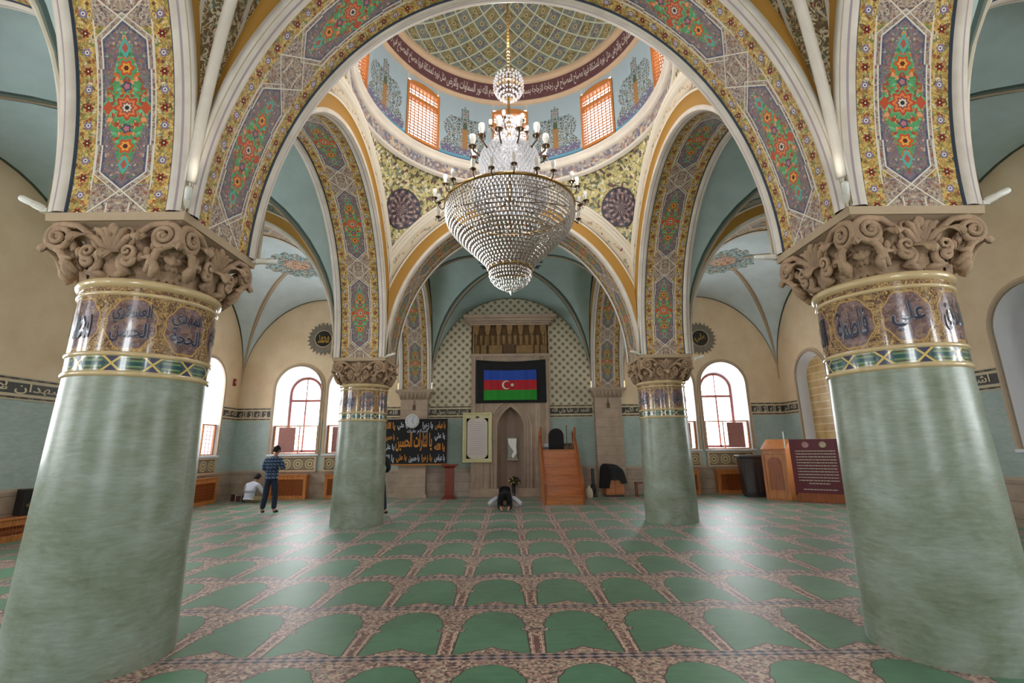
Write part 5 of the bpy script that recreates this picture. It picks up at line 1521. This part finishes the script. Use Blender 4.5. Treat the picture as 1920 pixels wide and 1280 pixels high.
def person(label, loc, rz, P, shirt, trousers, hair=True, shoe=None, vest=None, sleeve=None, group=None):
    """P: joint positions; keys pelvis belly chest neck head top, and for s in L,R: shoulder elbow wrist hip knee ankle toe; hand dir"""
    t = thing('person', label, 'person', loc, rz)
    J = {}; E = []
    def j(n, p, r): J[n] = (*p, r)
    rad = dict(pelvis=.125, belly=.12, chest=.135, neck=.052, jaw=.072, head=.092, top=.062)
    for n in ('pelvis', 'belly', 'chest', 'neck', 'jaw', 'head', 'top'): j(n, P[n], rad[n])
    J['pelvis'] = (*P['pelvis'], (.13, .09)); J['belly'] = (*P['belly'], (.12, .085)); J['chest'] = (*P['chest'], (.125, .08))
    E += [('pelvis', 'belly'), ('belly', 'chest'), ('chest', 'neck'), ('neck', 'jaw'), ('jaw', 'head'), ('head', 'top')]
    f = Vector(P['face']).normalized(); hd = Vector(P['head'])
    j('nose', hd+f*.108+V3(0, 0, -.02), .012); E.append(('head', 'nose'))
    for s in 'LR':
        for n, r in (('shoulder', .046), ('elbow', .042), ('wrist', .029), ('hip', .072), ('knee', .06), ('ankle', .038), ('toe', .03)): j(n+s, P[n+s], r)
        E += [('chest', 'shoulder'+s), ('shoulder'+s, 'elbow'+s), ('elbow'+s, 'wrist'+s), ('pelvis', 'hip'+s), ('hip'+s, 'knee'+s), ('knee'+s, 'ankle'+s), ('ankle'+s, 'toe'+s)]
        w = Vector(P['wrist'+s]); d = (Vector(P['hand'+s])-w).normalized(); up = Vector(P.get('palm'+s, (0, 0, 1)))
        side = d.cross(up).normalized()*(1 if s == 'R' else -1)
        pm = w+d*.06; j('palm'+s, pm, (.034, .018)); E.append(('wrist'+s, 'palm'+s))
        for k, (o_, L_) in enumerate(((-.030, .066), (-.010, .078), (.010, .084), (.030, .075))):
            b = pm+d*.035-side*o_; m_ = b+d*L_*.5; e = m_+d*L_*.35-up.normalized()*.016
            j('f%d%s' % (k, s), b, .0095); j('g%d%s' % (k, s), m_, .0085); j('h%d%s' % (k, s), e, .0075)
            E += [('palm'+s, 'f%d%s' % (k, s)), ('f%d%s' % (k, s), 'g%d%s' % (k, s)), ('g%d%s' % (k, s), 'h%d%s' % (k, s))]
        b = w+d*.03+side*.035; e = b+d*.04+side*.02
        j('t'+s, b, .011); j('u'+s, e, .009); E += [('palm'+s, 't'+s), ('t'+s, 'u'+s)]
    skin_mesh('body', J, E, M_SKIN, t, 'pelvis')
    # clothing grown over the same joints
    g = lambda n, r: (*P[n], r)
    C = {'pelvis': g('pelvis', (.185, .145)), 'belly': g('belly', (.175, .14)), 'chest': (*(Vector(P['chest'])*.8+Vector(P['neck'])*.2), (.19, .145)), 'neck': (*(Vector(P['neck'])*.9+Vector(P['chest'])*.1), .074)}
    dv = (Vector(P['belly'])-Vector(P['pelvis'])).normalized(); C['pelvis'] = (*(Vector(P['pelvis'])+dv*.08), (.17, .135)); C['hem'] = (*(Vector(P['pelvis'])+dv*P.get('hem', -.02)), P.get('hemr', (.175, .14)))
    CE = [('hem', 'pelvis'), ('pelvis', 'belly'), ('belly', 'chest'), ('chest', 'neck')]
    for s in 'LR':
        C['sh'+s] = g('shoulder'+s, .092); C['el'+s] = g('elbow'+s, .068); C['wr'+s] = (*(Vector(P['wrist'+s])*.93+Vector(P['elbow'+s])*.07), .042)
        if not vest: CE += [('chest', 'sh'+s), ('sh'+s, 'el'+s), ('el'+s, 'wr'+s)]
        else: CE += [('chest', 'sh'+s)]; 
    if vest:
        for s in 'LR':
            C.pop('el'+s); C.pop('wr'+s)
            skin_mesh('sleeve', {'a': g('shoulder'+s, .07), 'b': g('elbow'+s, .062), 'c': (*(Vector(P['wrist'+s])*.93+Vector(P['elbow'+s])*.07), .045)}, [('a', 'b'), ('b', 'c')], sleeve, t, 'a')
    skin_mesh('jumper' if vest else 'shirt', C, CE, shirt, t, 'pelvis')
    C = {'pelvis': (*(Vector(P['pelvis'])-V3(0, 0, .01)), (.16, .125)), 'waist': (*(Vector(P['pelvis'])+dv*.15), (.145, .11))}; CE = [('waist', 'pelvis')]
    if 'tail' in P: C['tail'] = (*(Vector(P['pelvis'])-dv*.13-V3(0, 0, .03)), (.085, .075)); C['pelvis'] = (*P['pelvis'], (.15, .13)); CE.append(('pelvis', 'tail'))
    for s in 'LR':
        C['h'+s] = g('hip'+s, .112); C['k'+s] = g('knee'+s, .088); C['a'+s] = (*(Vector(P['ankle'+s])*.96+Vector(P['knee'+s])*.04), .072)
        CE += [('pelvis', 'h'+s), ('h'+s, 'k'+s), ('k'+s, 'a'+s)]
    skin_mesh('trousers', C, CE, trousers, t, 'pelvis')
    if shoe:
        for s in 'LR':
            a = Vector(P['ankle'+s]); b = Vector(P['toe'+s])
            skin_mesh('sock', {'a': (*(a-V3(0, .01, .02)), .056), 'm': (*((a+b)/2+V3(0, 0, .0)), .042), 'b': (*b, .036)}, [('a', 'm'), ('m', 'b')], shoe, t, 'a')
    hb = MB(); c = hd*.5+Vector(P['top'])*.5-f*.012
    up_ = (Vector(P['top'])-Vector(P['jaw'])).normalized(); sd = f.cross(up_).normalized(); fb = up_.cross(sd).normalized()
    Mh = Matrix((( *sd, 0), (*fb, 0), (*up_, 0), (0, 0, 0, 1))).transposed(); Mh = Matrix.Translation(c) @ Mh
    def hf(u, v):
        a = 2*pi*u; b = pi*(v*.66-.16)
        r = .106+.004*sin(a*9+v*20); return (r*.94*cos(b)*cos(a), r*1.06*cos(b)*sin(a)-.008, r*1.02*sin(b)*(1.0) - (.02 if sin(a) < 0 else 0))
    hb.grid(hf, 28, 14, Mh); hb.build('hair', M_HAIR, t)
    for sg in (-1, 1):
        MB().sphere((0, 0, 0), .026, 10, 8, Matrix.Translation(hd+sd*sg*.092+V3(0, 0, -.005)), sc=(.45, .8, 1.2)).build('ear', M_SKIN, t)
        MB().sphere((0, 0, 0), .012, 8, 6, Matrix.Translation(hd+sd*sg*.033+fb*.086+up_*.012)).build('eye', M_PAPER, t)
    MB().sphere((0, 0, 0), .018, 8, 6, Matrix.Translation(hd+fb*.088-up_*.05), sc=(1.2, .5, .45)).build('mouth', material('lips', color=srgb(150, 88, 80), rough=.5), t)
    return t
def m_plaid(n):
    o, x, y, z = n.coords('obj'); a = (x/.085).fract(); b = (z/.085).fract()
    la = (a-.5).line(.23); lb = (b-.5).line(.23)
    col = n.mix(la, srgb(44, 66, 120), srgb(24, 30, 62)); col = n.mix(lb*.65, col, srgb(18, 24, 52))
    col = n.mix((1-la)*(1-lb), col, srgb(108, 142, 180)); col = n.mix((a-.5).line(.03), col, srgb(150, 170, 200))
    return col
M_PLAID = material('blue plaid flannel', m_plaid, rough=.85)
M_JEAN = mottled('dark blue denim', srgb(40, 52, 74), .15, 14, .85)
M_KHAKI = mottled('khaki cotton', srgb(168, 150, 112), .1, 10, .85)
M_SHIRTW = mottled('pale shirt cotton', srgb(206, 208, 222), .04, 8, .8)
M_SOCK = mottled('dark socks', srgb(28, 30, 40), .1, 8, .8)
STAND = dict(pelvis=(0, 0, .93), belly=(.0, .0, 1.10), chest=(.015, .0, 1.32), neck=(.03, .03, 1.50), jaw=(.045, .06, 1.575), head=(.05, .065, 1.635), top=(.052, .06, 1.70),
    face=(.5, .8, -.15), shoulderL=(-.175, .0, 1.42), shoulderR=(.195, .01, 1.41), elbowL=(-.245, .0, 1.14), elbowR=(.27, .05, 1.14), wristL=(-.12, .20, 1.10), wristR=(.20, .26, 1.20),
    handL=(-.02, .26, 1.12), handR=(.13, .33, 1.24), hipL=(-.09, 0, .88), hipR=(.09, 0, .88), kneeL=(-.13, .03, .49), kneeR=(.13, .02, .49), ankleL=(-.17, -.01, .085), ankleR=(.15, -.02, .085), toeL=(-.19, .15, .04), toeR=(.19, .14, .04))
person('person standing with back turned, in blue plaid shirt and dark jeans', (-6.56, 13.74, 0), 0, STAND, M_PLAID, M_JEAN, shoe=M_SOCK)
S2 = dict(STAND); S2['elbowR'] = (.25, .02, 1.13); S2['wristR'] = (.14, .2, 1.05); S2['handR'] = (.06, .27, 1.05); S2['ankleR'] = (.20, -.03, .085); S2['toeR'] = (.23, .13, .04)
person('person in dark clothes standing almost hidden behind the far left column', (-3.53, 13.25, 0), 0, S2, M_SOCK, M_JEAN, shoe=M_SOCK)
SIT = dict(hem=.05, pelvis=(0, 0, .14), belly=(0, .03, .30), chest=(.02, .10, .50), neck=(.05, .19, .66), jaw=(.07, .24, .72), head=(.08, .25, .77), top=(.085, .24, .835),
    face=(.2, .85, -.5), shoulderL=(-.16, .10, .58), shoulderR=(.20, .12, .57), elbowL=(-.27, .17, .34), elbowR=(.31, .22, .33), wristL=(-.20, .38, .22), wristR=(.22, .42, .22),
    handL=(-.14, .46, .22), handR=(.14, .5, .22), hipL=(-.10, .05, .12), hipR=(.10, .05, .12), kneeL=(-.36, .30, .11), kneeR=(.38, .28, .11), ankleL=(-.02, .42, .07), ankleR=(.04, .30, .07), toeL=(.14, .46, .05), toeR=(-.12, .30, .05))
person('person sitting cross-legged on the carpet in pale shirt and khaki trousers', (-8.53, 16.50, 0), R(-8), SIT, M_SHIRTW, M_KHAKI, shoe=M_SOCK)
PRO = dict(hem=.02, hemr=(.13, .10), tail=1, pelvis=(0, .20, .50), belly=(0, .38, .50), chest=(0, .60, .36), neck=(0, .80, .24), jaw=(0, .88, .17), head=(0, .92, .13), top=(0, .99, .105),
    face=(0, .25, -1), shoulderL=(-.18, .68, .32), shoulderR=(.18, .68, .32), elbowL=(-.46, .56, .14), elbowR=(.46, .56, .14), wristL=(-.30, .80, .05), wristR=(.30, .80, .05),
    handL=(-.24, .95, .03), handR=(.24, .95, .03), hipL=(-.09, .20, .44), hipR=(.09, .20, .44), kneeL=(-.14, .42, .09), kneeR=(.14, .42, .09), ankleL=(-.10, .04, .10), ankleR=(.10, .04, .10), toeL=(-.08, -.03, .03), toeR=(.08, -.03, .03))
person('person bowed down in prayer in black jumper with pale sleeves', (-.24, 13.47, 0), 0, PRO, M_BLACK, M_BLACK, vest=True, sleeve=M_SHIRTW)
# little things on the carpet by the sitting person
for i, (x, y, h, nm) in enumerate(((-9.35, 17.1, .22, 'small dark book leaning nearest the left wall'), (-9.12, 17.0, .18, 'small dark book in the middle of three on the carpet'), (-8.9, 16.95, .2, 'small dark book nearest the sitting person'))):
    t = thing('book', nm, 'book', (x, y, 0), R(20*i))
    MB().box(-.07, .07, -.02, .02, 0, h).build('cover', material('dark red cover', color=srgb(70, 34, 34), rough=.6), t, bevel=.004)
    MB().box(-.062, .074, -.014, .014, .005, h-.005).build('pages', M_PAPER, t)
